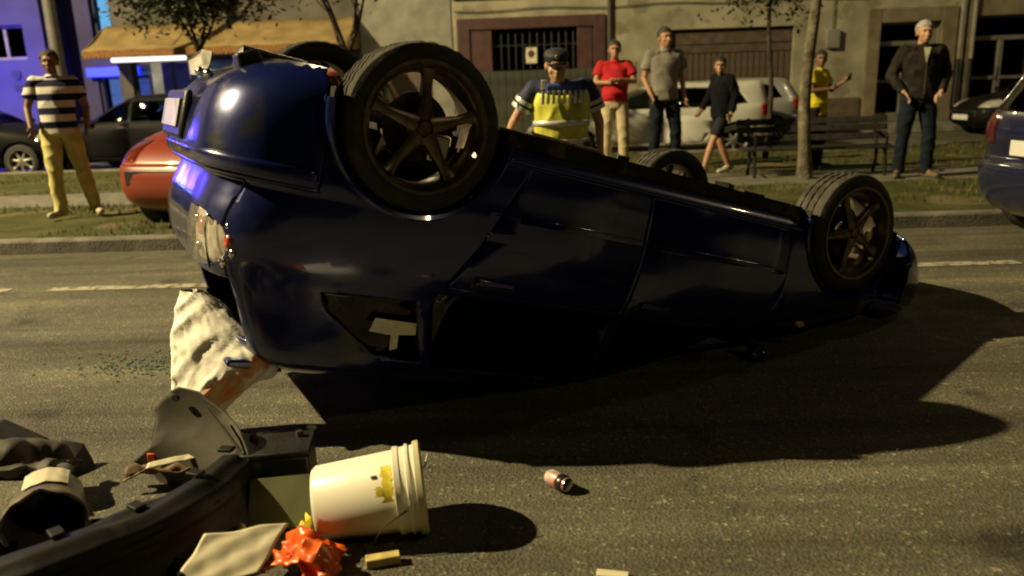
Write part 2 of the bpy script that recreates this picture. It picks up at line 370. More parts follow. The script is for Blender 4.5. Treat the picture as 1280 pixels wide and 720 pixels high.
# seam pipe between window bay and wall
MB().tube([(1.96, WY - .06, .13), (1.96, WY - .06, 8)], .05, 10).build('downpipe', DARKW, B1)
cb = MB().tube([(-1.7 + .6 * i, WY - .05, 3.02 - .03 * math.sin(i * 1.3)) for i in range(26)], .012, 6).build('cable', IRON, B1)
MB().box((7.2, WY - .06, 2.1), (.3, .12, .42)).build('meter_box', STONEW, B1, bevel=.01); MB().tube([(7.2, WY - .04, 2.31), (7.2, WY - .04, 3.0)], .012, 6).build('cable', IRON, B1)
for x_, z_ in ((2.4, 1.5), (2.95, 1.5)): MB().box((x_, WY - .012, z_), (.36, .02, .5)).build('poster_remnant', STONEW, B1)
# cornice band + upper windows beyond the frame
bpart(B1, 'cornice', -1.75, 15, 3.3, 3.5, WY - .1, WY - .002, STONEW, .01)
for x in (0, 4.8, 9, 12.6):
    f = MB().box((x, WY - .03, 5.2), (1.3, .1, 1.7)).build('window', SURR, B1, bevel=.01); MB().box((x, WY - .09, 5.2), (1.05, .012, 1.45)).build('pane', GLN, f, smooth=0)
# stone building between
B2 = empty('stone_building', (0, 0, 0), 0, 'pale grey stone house front between the awning shop and the maroon window', 'building')
wall_with_holes(B2, -3.95, -1.78, .1, 8.5, [(-3.3, -2.3, .12, 2.3)], WY - .02, STONEW, .4)
bpart(B2, 'door', -3.3, -2.3, .12, 2.3, WY + .14, WY + .2, BROWN, .01)
for i in range(2):
    f = MB().box((-3.1 + i * .0 if i == 0 else -2.5, WY + .12, 1.5), (.34, .03, .9)).build('door_panel', PLINTH, B2, bevel=.01)
# shop with awning
B3 = empty('awning_shop', (0, 0, 0), 0, 'grey rendered corner shop with long striped tan awning and lit window', 'building')
wall_with_holes(B3, -9.9, -3.97, .1, 8.5, [(-9.6, -7.0, .7, 2.2), (-6.6, -5.4, .12, 2.2)], WY - .01, DARKW, .35)
bpart(B3, 'door', -6.6, -5.4, .12, 2.2, WY + .15, WY + .2, BROWN, .01)
SHOPI = mat('shop_interior', (.5, .52, .5), .8, nscale=2.5, col2=(.2, .22, .24))
bpart(B3, 'back_room', -9.7, -6.9, .6, 2.3, WY + 1.3, WY + 1.4, SHOPI)
MB().prism([(-8.15, 1.42), (-7.35, 1.42), (-7.28, 1.92), (-8.42, 1.92)], WY + .9, WY + .92).build('lit_display', mat('lit_display_case', (.6, .7, .7), .5, nscale=3.2, emit=(.45, .72, .78), estr=1.1), B3, smooth=0)
f = MB()
for x in (-9.55, -8.6, -7.05): f.box((x, WY + .1, 1.45), (.07, .06, 1.5))
for z in (.74, 2.16): f.box((-8.3, WY + .1, z), (2.55, .064, .07))
f.build('window_frame', IRON, B3)
MB().box((-8.3, WY + .13, 1.45), (2.5, .01, 1.4)).build('pane', glass('shop_glass', (.7, .72, .72), .3), B3, smooth=0)
t = MB().box((-8.85, WY - .6, 2.18), (1.75, .16, .10)).build('lamp_tube', mat('tube_glow', (.9, .9, .8), .4, emit=(1, .97, .84), estr=1.6), B3, bevel=.03)
# awning
AX0, AX1 = -10.05, -4.0
aw = MB(); nrib = 64; ys, ye = WY - .02, WY - 1.25; zt, zb = 2.98, 2.36
nx, ny = 60, 5; vs = []
for j in range(ny + 1):
    for i in range(nx + 1):
        x = AX0 + (AX1 - AX0) * i / nx; u = j / ny
        vs.append((x, ys + (ye - ys) * u, zt + (zb - zt) * u - .05 * math.sin(PI * u) * (1 + .4 * math.sin(x * 2.3)) + .006 * math.sin(x * 9)))
aw.add(vs, [(j * (nx + 1) + i, j * (nx + 1) + i + 1, (j + 1) * (nx + 1) + i + 1, (j + 1) * (nx + 1) + i) for j in range(ny) for i in range(nx)])
AWN = mat('tan_awning_canvas', (.20, .145, .065), .85, nscale=2.2, namt=.25, bump=.25, bscale=90)
awo = aw.build('awning_canvas', AWN, B3); md = awo.modifiers.new('s', 'SOLIDIFY'); md.thickness = .012
for x, s in ((AX0, -1), (AX1, 1)): MB().prism([(ys, zt), (ye, zb), (ye, zb - .16), (ys, zb - .1)], x, x + .012 * s, 'yz').build('awning_cheek', AWN, B3, smooth=0)
vb = MB(); n = 60
for i in range(n):
    a = AX0 + (AX1 - AX0) * i / n; b = AX0 + (AX1 - AX0) * (i + 1) / n; m_ = (a + b) / 2
    vb.add([(a, ye, zb), (b, ye, zb), (b, ye - .004, zb - .11), (m_ + .03, ye - .006, zb - .16), (m_ - .03, ye - .006, zb - .16), (a, ye - .004, zb - .11)], [(0, 1, 2, 3, 4, 5)])
v = vb.build('valance', mat('brown_valance', (.26, .13, .045), .85, nscale=20, col2=(.1, .05, .02)), B3, smooth=0); md = v.modifiers.new('s', 'SOLIDIFY'); md.thickness = .006
for x in (-9.9, -7.0, -4.15): MB().tube([(x, ys, 2.2), (x, ye + .03, zb - .03)], .016, 8).build('awning_arm', IRON, B3)
# seams of the awning cloth
for x in (-8.05, -6.03): MB().tube([(x, ys - .0, zt + .006), (x, (ys + ye) / 2, (zt + zb) / 2 - .035), (x, ye, zb + .006)], .008, 6).build('awning_seam', BROWN, B3)
# blue lit building on the left
B4 = empty('corner_building', (0, 0, 0), 0, 'pale corner building washed in blue police light with glazed entrance', 'building')
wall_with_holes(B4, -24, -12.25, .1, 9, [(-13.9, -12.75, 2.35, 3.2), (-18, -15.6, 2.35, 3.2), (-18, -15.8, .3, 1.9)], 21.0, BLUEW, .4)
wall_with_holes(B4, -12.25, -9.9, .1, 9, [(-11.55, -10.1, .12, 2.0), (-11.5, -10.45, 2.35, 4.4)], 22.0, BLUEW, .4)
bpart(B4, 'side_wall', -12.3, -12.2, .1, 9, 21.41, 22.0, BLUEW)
for x0, x1, z0, z1, y in ((-13.9, -12.75, 2.35, 3.2, 21.2), (-18, -15.6, 2.35, 3.2, 21.2), (-18, -15.8, .3, 1.9, 21.2)):
    f = MB()
    for x in (x0 + .04, (x0 + x1) / 2, x1 - .04): f.box((x, y, (z0 + z1) / 2), (.07, .06, z1 - z0))
    for z in (z0 + .035, z1 - .035): f.box(((x0 + x1) / 2, y + .001, z), (x1 - x0, .056, .07))
    w = f.build('window', ALU, B4); MB().box(((x0 + x1) / 2, y + .02, (z0 + z1) / 2), (x1 - x0, .01, z1 - z0)).build('pane', GLN, w, smooth=0)
    bpart(B4, 'window_back', x0, x1, z0, z1, y + .4, y + .42, BLACKI)
GLOW = mat('lit_stairwell', (.5, .7, .8), .6, emit=(.16, .5, .85), estr=.9, nscale=1.6, col2=(.1, .2, .3))
bpart(B4, 'lit_stairwell_wall', -11.7, -10.2, 2.2, 4.5, 22.9, 22.95, GLOW)
f = MB()
for x in (-11.46, -11.0, -10.49): f.box((x, 22.15, 3.37), (.06, .05, 2.05))
for z in (2.39, 2.75, 3.05, 3.9): f.box((-10.97, 22.151, z), (1.0, .046, .05))
f.build('window_frame', IRON, B4)
f = MB()
for x in (-11.5, -10.95, -10.15): f.box((x, 22.1, 1.0), (.08, .06, 1.75))
f.box((-10.82, 22.101, 1.85), (1.4, .056, .08)); f.build('entrance_door', IRON, B4)
bpart(B4, 'entrance_hall', -11.6, -10.05, .12, 2.0, 22.7, 22.75, mat('entrance_glow', (.4, .5, .7), .6, emit=(.12, .25, .7), estr=.45, nscale=2, col2=(.1, .14, .3)))
MB().box((-11.02, 21.9, 1.99), (1.45, .16, .24)).build('light_box', mat('blue_sign', (.05, .08, .9), .4, emit=(.01, .03, 1), estr=1.6), B4, bevel=.02)
ba = MB().box((-11.2, 21.5, 4.6), (2.0, 1.0, .12)).build('balcony', BLUEW, B4, bevel=.01)
s_ = empty('wall_sign', (0, 0, 0), 0, 'small dark round sign above a plate on the blue lit wall', 'sign')
MB().tube([(-13.1, 20.99, 1.98), (-13.1, 20.96, 1.98)], .12, 18).build('disc', IRON, s_); MB().box((-13.0, 20.98, 1.66), (.36, .03, .16)).build('plate', IRON, s_, bevel=.006)
strip('back_wall', -60, -24.01, 22, 22.4, 0, 9, DARKW); strip('back_wall', 15.01, 60, 20.2, 20.6, 0, 9, DARKW)

# lamp post at left
lp = empty('lamp_post', (-9.35, 16.4, .1), 0, 'plain grey street pole rising behind the man in the striped shirt', 'pole')
GREYM = mat('grey_galvanised', (.12, .115, .10), .6, metal=.3, nscale=6, namt=.2)
MB().tube([(0, 0, 0), (0, 0, 6.5)], [.13, .09], 16).build('shaft', GREYM, lp); MB().lathe([(.0, 0), (.19, 0), (.19, .1), (.14, .3), (.12, .9)], 20, 'z').build('base', GREYM, lp)

# ---------------------------------------------------------------- trees
def tree(name, x, y, r0, hfork, hcrown, label, m, lean=(0, 0), seed=1, crown_r=1.7, nleaf=2600, low=None, z0=.1):
    rt = empty(name, (x, y, z0), 0, label, 'tree', 'young street trees on the verge'); rd = random.Random(seed)
    tr = MB(); pts = []; n = 14
    for i in range(n + 1):
        u = i / n; pts.append((lean[0] * u * u + .03 * math.sin(u * 7 + seed), lean[1] * u + .02 * math.cos(u * 5 + seed), hfork * u))
    tr.tube(pts, [r0 * (1.35 if i == 0 else 1.08 if i == 1 else 1 - .3 * i / n) for i in range(n + 1)], 14)
    tips = []
    def limb(p, d, r, L, depth):
        ps = [Vector(p)]; rs = [r]; dd = Vector(d).normalized()
        for k in range(5):
            dd = (dd + Vector((rd.uniform(-.18, .18), rd.uniform(-.18, .18), rd.uniform(-.02, .16)))).normalized(); ps.append(ps[-1] + dd * L / 5); rs.append(r * (1 - .13 * (k + 1)))
        tr.tube(ps, rs, 8)
        if depth: 
            for k in range(3): 
                a = rd.uniform(0, 2 * PI); limb(ps[-1 - k], dd + Vector((math.cos(a), math.sin(a), .25)) * .8, rs[-1] * .75, L * .62, depth - 1)
        else: tips.append(ps[-1]); tips.append(ps[3])
    top = Vector(pts[-1])
    for k in range(4):
        a = 2 * PI * k / 4 + seed; limb(top - Vector((0, 0, .05)), (math.cos(a) * .55, math.sin(a) * .55, 1), r0 * .55, (hcrown - hfork) * .62, 2)
    tr.build('trunk', m, rt, smooth=60)
    lf = MB(); cz = hcrown
    cl = tips + [Vector((rd.uniform(-1, 1) * crown_r * .8, rd.uniform(-1, 1) * crown_r * .8, cz + rd.uniform(-.4, 1.2))) for k in range(14)]
    if low:
        cl += [Vector(q) for q in low] * 3
    for k in range(nleaf):
        c = rd.choice(cl); p = c + Vector((rd.gauss(0, .24), rd.gauss(0, .24), rd.gauss(0, .17)))
        s = rd.uniform(.035, .075); a = Vector((rd.uniform(-1, 1), rd.uniform(-1, 1), rd.uniform(-.6, .6))).normalized(); b = a.cross(Vector((rd.uniform(-1, 1), rd.uniform(-1, 1), 1))).normalized()
        lf.add([p - a * s, p + b * s * .45, p + a * s, p - b * s * .45], [(0, 1, 2, 3)])
    lf.build('crown', LEAF, rt, smooth=0)
    return rt
tree('street_tree', 3.31, 9.86, .078, 2.6, 3.7, 'tree with pale mottled trunk in front of the dark bench', BARK, (.05, 0), 2)
tree('street_tree', 3.62, 12.4, .04, 2.25, 2.75, 'thin young tree behind the bench in front of the white car', BARKD, (-.05, 0), 5, .6, 1500, low=[(-.55, 0, 2.15), (.2, .1, 2.2), (-.2, 0, 2.3), (.5, 0, 2.25)])
tree('street_tree', -4.7, 12.2, .06, 1.9, 2.9, 'dark forked tree with low leaves in front of the tan awning', BARKD, (-.1, 0), 11, 1.4, 5200, low=[(-1.0, 0, 2.55), (-.7, 0, 2.5), (-.3, 0, 2.55), (.3, 0, 2.6), (.6, .2, 2.62), (-.1, 0, 2.45), (-.5, .2, 2.6)])
tree('street_tree', -2.55, 12.3, .075, 1.75, 3.4, 'forked leaning tree behind the upper far wheel of the wreck', BARKD, (-.1, 0), 23)

# ================================================================== CARS
def smooth_interp(zs, xs, q):
    zs = np.array(zs, float); xs = np.array(xs, float); h = np.diff(zs); d = np.diff(xs) / h
    m = np.zeros_like(xs); m[0] = d[0]; m[-1] = d[-1]
    for i in range(1, len(xs) - 1):
        m[i] = 0 if d[i - 1] * d[i] <= 0 else 2 * d[i - 1] * d[i] / (d[i - 1] + d[i])
    q = np.clip(q, zs[0], zs[-1]); i = np.clip(np.searchsorted(zs, q) - 1, 0, len(h) - 1); t = (q - zs[i]) / h[i]
    return (2 * t**3 - 3 * t**2 + 1) * xs[i] + (t**3 - 2 * t**2 + t) * h[i] * m[i] + (-2 * t**3 + 3 * t**2) * xs[i + 1] + (t**3 - t**2) * h[i] * m[i + 1]
# control points (z, x_rear, x_front, half width)
HATCH = [(.20, -.50, 2.98, .72), (.26, -.60, 3.12, .785), (.34, -.665, 3.19, .81), (.45, -.695, 3.21, .822), (.545, -.70, 3.2, .826), (.60, -.69, 3.17, .832), (.645, -.64, 3.12, .832), (.70, -.65, 3.05, .83),
         (.76, -.665, 2.93, .822), (.82, -.67, 2.72, .81), (.87, -.665, 2.45, .795), (.915, -.655, 2.2, .775), (.97, -.635, 2.03, .745), (1.10, -.55, 1.80, .70), (1.22, -.48, 1.55, .655), (1.31, -.42, 1.33, .61), (1.355, -.36, 1.18, .55), (1.385, -.2, 1.0, .45), (1.405, .35, .75, .2)]
def shell(ctrl, N, levels, zoff=0, nexp=4.3, kx=1, kw=1, kz=1):
    z = np.array(levels); c = np.array(ctrl); xr = smooth_interp(c[:, 0], c[:, 1], z); xf = smooth_interp(c[:, 0], c[:, 2], z); w = smooth_interp(c[:, 0], c[:, 3], z)
    bm = bmesh.new(); rows = []
    for j in range(len(z)):
        cx = (xf[j] + xr[j]) / 2; a = (xf[j] - xr[j]) / 2; row = []
        for i in range(N):
            t = 2 * PI * (i + .5) / N; ct, st = math.cos(t), math.sin(t); e = 2 / (6.6 if ct < 0 else 5.2)
            X = math.copysign(abs(ct) ** e, ct); Y = math.copysign(abs(st) ** e, st)
            tp = 1 - .045 * abs(X) ** 6 - (.04 * max(0, X) ** 3)
            row.append(bm.verts.new(((cx + a * X) * kx, w[j] * Y * tp * kw, z[j] * kz + zoff)))
        rows.append(row)
    for j in range(len(z) - 1):
        for i in range(N):
            bm.faces.new((rows[j][i], rows[j][(i + 1) % N], rows[j + 1][(i + 1) % N], rows[j + 1][i]))
    bm.faces.new(rows[-1])
    bmesh.ops.recalc_face_normals(bm, faces=bm.faces)
    return bm
def planes_xz(poly, ymin=None, ymax=None):
    """convex polygon in x,z (any winding) -> planes, plus side limits"""
    cx = sum(p[0] for p in poly) / len(poly); cz = sum(p[1] for p in poly) / len(poly); out = []
    for i in range(len(poly)):
        a, b = poly[i], poly[(i + 1) % len(poly)]; n = Vector((b[1] - a[1], 0, -(b[0] - a[0]))).normalized()
        if n.x * (cx - a[0]) + n.z * (cz - a[1]) > 0: n = -n
        out.append((Vector((a[0], 0, a[1])), n))
    if ymin is not None: out.append((Vector((0, ymin, 0)), Vector((0, -1, 0))))
    if ymax is not None: out.append((Vector((0, ymax, 0)), Vector((0, 1, 0))))
    return out
def planes_yz(poly, xmin=None, xmax=None):
    cy = sum(p[0] for p in poly) / len(poly); cz = sum(p[1] for p in poly) / len(poly); out = []
    for i in range(len(poly)):
        a, b = poly[i], poly[(i + 1) % len(poly)]; n = Vector((0, b[1] - a[1], -(b[0] - a[0]))).normalized()
        if n.y * (cy - a[0]) + n.z * (cz - a[1]) > 0: n = -n
        out.append((Vector((0, a[0], a[1])), n))
    if xmin is not None: out.append((Vector((xmin, 0, 0)), Vector((-1, 0, 0))))
    if xmax is not None: out.append((Vector((xmax, 0, 0)), Vector((1, 0, 0))))
    return out
def carve(bm, planes, keep=False):
    P = [(co, no, co.dot(no)) for co, no in planes]
    bm.faces.ensure_lookup_table()
    def cen_in(f, mg):
        c = f.calc_center_median()
        return all(c.dot(no) - d < mg for co, no, d in P)
    cand = [f for f in bm.faces if cen_in(f, .12)]
    for co, no, d in P:
        geom = list({v for f in cand for v in f.verts}) + list({e for f in cand for e in f.edges}) + cand
        r = bmesh.ops.bisect_plane(bm, geom=geom, dist=1e-5, plane_co=co, plane_no=no)
        cand = [f for f in r['geom'] if isinstance(f, bmesh.types.BMFace) and cen_in(f, .12)]
    inside = [f for f in cand if cen_in(f, 1e-5)]
    nb = bmesh.new(); mp = {}
    for f in inside:
        vs = []
        for v in f.verts:
            if v not in mp: mp[v] = nb.verts.new(v.co)
            vs.append(mp[v])
        nb.faces.new(vs)
    bmesh.ops.remove_doubles(nb, verts=nb.verts, dist=.0025)
    nb.normal_update()
    if not keep: bmesh.ops.delete(bm, geom=inside, context='FACES')
    return nb
def shrink(bm, k=.003):
    """pull the border of a panel in a little so that a gap shows"""
    bv = {}
    for e in bm.edges:
        if e.is_boundary:
            f = e.link_faces[0]; c = f.calc_center_median(); d = (e.verts[1].co - e.verts[0].co)
            if d.length < 1e-7: continue
            n = f.normal.cross(d).normalized(); m = (e.verts[0].co + e.verts[1].co) / 2
            if n.dot(c - m) < 0: n = -n
            for v in e.verts: bv.setdefault(v, []).append(n)
    for v, ns in bv.items():
        s = sum(ns, Vector()); 
        if s.length > 1e-6: v.co += s.normalized() * k
    return bm
def panel(bm, name, m, parent, off=0, thick=.01, gap=0, smooth=40):
    if gap: shrink(bm, gap)
    if off:
        bm.normal_update(); ns = [v.normal.copy() for v in bm.verts]
        for v, n in zip(bm.verts, ns): v.co += n * off
    me = bpy.data.meshes.new(name); bm.to_mesh(me); bm.free(); me.materials.append(m)
    o = link(name, me, parent, smooth)
    if thick:
        s = o.modifiers.new('thickness', 'SOLIDIFY'); s.thickness = thick; s.offset = -1
    return o
def arch_poly(x, z, r, n=18): return [(x + r * math.cos(2 * PI * k / n), z + r * math.sin(2 * PI * k / n)) for k in range(n)]

def make_wheel(parent, x, y, z, side, R=.305, detailed=True, rimm=None, rr=.215, wd=.1, spin=.2):
    """wheel axis along y; outer face towards side"""
    w = empty('wheel', (x, y, z), 0, parent=parent); s = side; rimm = rimm or BRONZE
    pr = [(rr, -wd), (rr + .012, -wd * 1.02), (R - .03, -wd * 1.0), (R - .008, -wd * .86), (R, -wd * .7)]
    gro = []
    for q in (-.42, 0, .42): gro += [(R + .001, wd * (q - .09)), (R - .007, wd * (q - .06)), (R - .007, wd * (q + .06)), (R + .001, wd * (q + .09))]
    pr += gro + [(R, wd * .7), (R - .008, wd * .86), (R - .03, wd), (rr + .03, wd * 1.04), (rr + .012, wd * 1.02), (rr, wd)]
    n = 108 if detailed else 40
    def md(i, j, r):
        if detailed and r > R - .006 and i % 3 == 0 and r > R - .002: return r - .0045
        return r
    t = MB().lathe(pr, n, mod=md)
    o = t.build('tyre', RUB if not detailed else RUBD, w, smooth=30)
    if detailed:
        o.data.materials.append(RUB)
        for p in o.data.polygons:
            c = p.center
            if math.hypot(c.x, c.z) < R - .012: p.material_index = 1
    rim = MB().lathe([(rr + .004, -wd * .95), (rr - .012, -wd * .9), (rr - .03, -wd * .6), (rr - .034, 0), (rr - .026, wd * .7), (rr - .012, wd * .88), (rr + .006, wd * .98), (rr + .009, wd * 1.06), (rr - .004, wd * 1.05), (rr - .016, wd * .86), (rr - .02, wd * .3)] if s > 0 else
                   [(rr + .004, wd * .95), (rr - .012, wd * .9), (rr - .03, wd * .6), (rr - .034, 0), (rr - .026, -wd * .7), (rr - .012, -wd * .88), (rr + .006, -wd * .98), (rr + .009, -wd * 1.06), (rr - .004, -wd * 1.05), (rr - .016, -wd * .86), (rr - .02, -wd * .3)], 64)
    rim.build('rim', rimm, w, smooth=50)
    y0 = s * wd * .62; nsp = 5 if detailed else 7
    for k in range(nsp):
        a = spin + 2 * PI * k / nsp; sp = MB()
        d = Vector((math.cos(a), 0, math.sin(a))); p = Vector((-math.sin(a), 0, math.cos(a))); Y = Vector((0, s, 0)); B = Vector((0, y0, 0)); vs = []
        for r_, w_, yo, th in ((.03, .03, .012, .04), (.075, .025, .012, .035), (.13, .018, .004, .03), (.175, .0185, .004, .026), (rr - .022, .027, .014, .03)):
            for u, q in ((-w_, -th), (w_, -th), (w_, 0), (w_ * .45, .008), (-w_ * .45, .008), (-w_, 0)): vs.append(B + d * r_ + p * u + Y * (yo + q))
        fs = []
        for i in range(4):
            for q in range(6): a1, b1 = i * 6 + q, i * 6 + (q + 1) % 6; fs.append((a1, b1, b1 + 6, a1 + 6))
        fs += [tuple(range(6)), tuple(range(24, 30))[::-1]]
        sp.add(vs, fs).build('spoke', rimm, w, smooth=50)
    h = MB(); h.lathe([(0, y0 + s * .022), (.022, y0 + s * .022), (.03, y0 + s * .014), (.036, y0 + s * .004), (.062, y0), (.066, y0 - s * .03), (0.05, y0 - s * .05)], 28)
    for k in range(4 if detailed else 0):
        a = spin + .6 + PI / 2 * k; h.tube([(.047 * math.cos(a), y0 - s * .01, .047 * math.sin(a)), (.047 * math.cos(a), y0 + s * .008, .047 * math.sin(a))], .008, 6)
    h.build('hub', rimm, w)
    MB().lathe([(.05, -.004 * s), (.128, -.004 * s), (.13, -.012 * s), (.128, -.02 * s), (.05, -.02 * s)], 40).build('brake_disc', RUST if detailed else IRON, w)
    if detailed:
        MB().box((.095, -.01 * s, .06), (.09, .07, .11)).build('brake_caliper', CHROME, w, bevel=.012)
        MB().tube([(0, -.3 * s, 0), (0, 0, 0)], .03, 12).build('stub_axle', RUST, w)
    return w
def sub(me_bm_name): pass

def make_car(name, label, paint, loc, rz, L=1.0, Hk=1.0, Wk=1.0, group=None, N=72, lights_front=(.5, .5, .45), tail=(.35, .01, .01), wheels=True, plate=True, plate_z=.42, estate=False, tilt=0):
    root = empty(name, loc, rz, label, 'car', group)
    ctrl = [list(c) for c in HATCH]
    if estate:
        for c in ctrl:
            if c[0] > .6: c[1] = -.62 - .0 * c[0] + .10 * max(0, c[0] - .95) / .4
    lv = np.concatenate([np.arange(.2, .64, .055), np.arange(.645, 1.0, .022), np.arange(1.0, 1.3, .05), [1.3, 1.325, 1.345, 1.36, 1.375, 1.388, 1.398, 1.405]])
    bm = shell(ctrl, N, lv)
    for x in (0, 2.44):
        for s in (1, -1):
            a, b = (.35, None) if s > 0 else (None, -.35)
            carve(bm, planes_xz(arch_poly(x, .30, .345, 12), a, b)).free()
    for s in (1, -1):
        a, b = (.3, None) if s > 0 else (None, -.3)
        for nm, poly in (('side_window', [(1.09, .93), (1.93, .93), (1.38, 1.28), (1.09, 1.30)]), ('side_window', [(1.03, .93), (1.03, 1.30), (.28, 1.29), (.12, .98), (.16, .93)]), ('quarter_window', [(.06, .96), (.2, 1.28), (-.08, 1.22), (-.22, .98)])):
            panel(carve(bm, planes_xz(poly, a, b)), nm, CGL, root, -.004, .004)
        for nm, poly in (('door', [(1.08, .28), (1.95, .28), (1.98, .60), (1.96, .905), (1.08, .905)]), ('door', [(.50, .28), (1.055, .28), (1.055, .905), (.10, .905), (.30, .56)])):
            d = panel(carve(bm, planes_xz(poly, a, b)), nm, paint, root, 0, .01, .004)
            hx = min(p[0] for p in poly) + (.13 if poly[1][0] > 1.5 else .2)
            MB().box((hx, s * .826, .82), (.15, .03, .035)).build('door_handle', BLKP, d, bevel=.008)
        hl = panel(carve(bm, planes_xz([(2.72, .66), (3.3, .62), (3.3, .74), (2.75, .80)], *((.38, None) if s > 0 else (None, -.38)))), 'headlight', mat('lamp_lens_%d' % (hash(tuple(lights_front)) % 9999), lights_front, .12, metal=.6, nscale=30, coat=1), root, .003, .02)
        tl = panel(carve(bm, planes_xz([(-.9, .72), (-.44, .74), (-.44, .95), (-.9, .98)], *((.46, None) if s > 0 else (None, -.46)))), 'tail_light', mat('red_lens_%d' % (hash(tuple(tail)) % 9999), tail, .15, coat=1, nscale=40), root, .003, .02)
        MB().ell((1.88, s * .86, .98), (.055, .085, .06), 14, 8).build('mirror', paint, root)
    panel(carve(bm, planes_yz([(-.66, .935), (.66, .935), (.54, 1.30), (-.54, 1.30)], 1.2, None)), 'windscreen', CGL, root, -.004, .004)
    panel(carve(bm, planes_yz([(-.62, .98), (.62, .98), (.52, 1.27), (-.52, 1.27)], None, -.1)), 'rear_window', CGL, root, -.004, .004)
    fb = carve(bm, planes_yz([(-1, .1), (1, .1), (1, .60), (-1, .60)], 2.86, None)); panel(fb, 'front_bumper', paint, root, .004, .012, .003)
    rb = carve(bm, planes_yz([(-1, .1), (1, .1), (1, .62), (-1, .62)], None, -.36)); panel(rb, 'rear_bumper', paint, root, .004, .012, .003)
    panel(bm, 'body', paint, root, 0, .012)
    g = MB().box((3.14, 0, .50), (.12, .9, .13)).build('grille', BLKP, root, bevel=.01)
    for x, s in ((-.71, -1), (3.235, 1)):
        if plate: 
            MB().box((x + (.03 if plate_z > .5 else 0), 0, plate_z), (.014, .5, .11)).build('number_plate', PLATE, root, bevel=.003)
    MB().box((1.2, 0, .22), (3.2, 1.1, .08)).build('floor_pan', UNDER, root)
    it = MB()
    for y in (-.36, .36):
        it.box((1.05, y, .55), (.5, .48, .14)); it.box((.82, y, .85), (.13, .46, .55)); it.box((.80, y, 1.17), (.09, .24, .14))
    it.box((.1, 0, .55), (.5, 1.2, .14)); it.box((-.1, 0, .8), (.12, 1.2, .5)); it.box((1.95, 0, .8), (.3, 1.3, .2))
    it.build('seats', BLACKI, root, bevel=.03)
    for s in (1, -1):
        for x in (0, 2.44):
            MB().lathe([(.342, .32 * s), (.342, .79 * s)], 18, c=(x, 0, .30), a0=-.15, a1=PI + .15).build('arch_liner', BLACKI, root)
    if wheels:
        w0 = make_wheel(root, 0, .71, .30, 1, detailed=False, rimm=ALU)
        for x, y, r in ((2.44, .71, 0), (0, -.71, PI), (2.44, -.71, PI)):
            c = copy_tree(w0, root); c.location = (x, y, .30); c.rotation_euler = (0, 0, r)
    root.scale = (L, Wk, Hk)
    return root
ORANGE = mat('orange_red_paint', (.20, .026, .009), .42, coat=.5, nscale=300, namt=.12)
WHITEP = mat('white_car_paint', (.52, .52, .47), .35, coat=.7, nscale=2, namt=.08)
SILVER = mat('silver_car_paint', (.33, .34, .34), .32, metal=.4, coat=.8, nscale=300, namt=.1)
BLACKP = mat('black_car_paint', (.004, .004, .005), .6, spec=.12, coat=.05, nscale=300, namt=.1)
NAVYP = mat('navy_car_paint', (.008, .011, .035), .25, coat=1, nscale=300, namt=.2)
GC = 'cars parked behind the wreck'
make_car('parked_car', 'orange red hatchback mostly hidden behind the rear of the overturned car', ORANGE, (-2.40, 10.30, .07), R_(-107), group=GC, plate=False, lights_front=(.3, .05, .02), Hk=1.1)
make_car('parked_car', 'white estate car parked behind the men with its mirror beside the grey shirt', WHITEP, (3.55, 14.98, -.02), PI, L=1.12, Hk=.92, Wk=1.02, group=GC, estate=True)
make_car('parked_car', 'silver hatchback parked behind the white car next to the tree trunk', SILVER, (4.75, 16.9, -.02), PI, L=1.02, Hk=.94, group=GC)
make_car('parked_car', 'small black car with bright headlights parked by the glazed doors', BLACKP, (11.9, 17.15, -.02), R_(184), L=.95, Hk=.92, lights_front=(.8, .8, .75), group=GC)
make_car('parked_car', 'dark navy car at the right edge with its white rear plate showing', NAVYP, (4.42, 6.12, 0), R_(9), L=1.05, Hk=1.04, Wk=1.03, group=GC, lights_front=(.5, .5, .5), plate_z=.72, tail=(.06, .008, .01))
make_car('parked_car', 'black hatchback with curved roof parked under the tan awning', BLACKP, (-6.1, 15.3, -.02), R_(172), group=GC)
pc = make_car('police_car', 'dark patrol car with glowing blue roof beacon behind the striped man', BLACKP, (-11.6, 14.9, -.02), R_(4), group=GC)
bar = MB().box((1.0, 0, 1.45), (.2, 1.05, .1)).build('light_bar', mat('beacon_blue', (.05, .1, 1), .2, emit=(.12, .2, 1), estr=14), pc, bevel=.03)
MB().box((1.0, -.3, 1.51), (.12, .22, .035)).build('beacon_lens', mat('beacon_white', (.6, .7, 1), .2, emit=(.5, .6, 1), estr=12), bar, bevel=.01)

# ------------------------------------------------------------------ the overturned blue hatchback
th, ph = R_(29.54), R_(16.0)
wreck = empty('overturned_car', (0, 0, 0), 0, 'dark blue hatchback lying upside down on its roof in the road', 'car')
hx = Vector((math.cos(th), math.sin(th), 0)); up = Vector((0, 0, 1))
WX = hx * math.cos(ph) - up * math.sin(ph); WZ = -(hx * math.sin(ph) + up * math.cos(ph)); WYv = WZ.cross(WX)
WT = Vector((-.697, 3.693, 1.523))
wreck.matrix_world = Matrix(((WX.x, WYv.x, WZ.x, WT.x), (WX.y, WYv.y, WZ.y, WT.y), (WX.z, WYv.z, WZ.z, WT.z), (0, 0, 0, 1)))
WM = wreck.matrix_world.copy()
lv = np.concatenate([np.arange(.2, .64, .022), np.arange(.645, 1.0, .0125), np.arange(1.0, 1.3, .025), [1.3, 1.315, 1.33, 1.345, 1.355, 1.365, 1.375, 1.385, 1.393, 1.4, 1.405]])
bm = shell(HATCH, 180, lv)
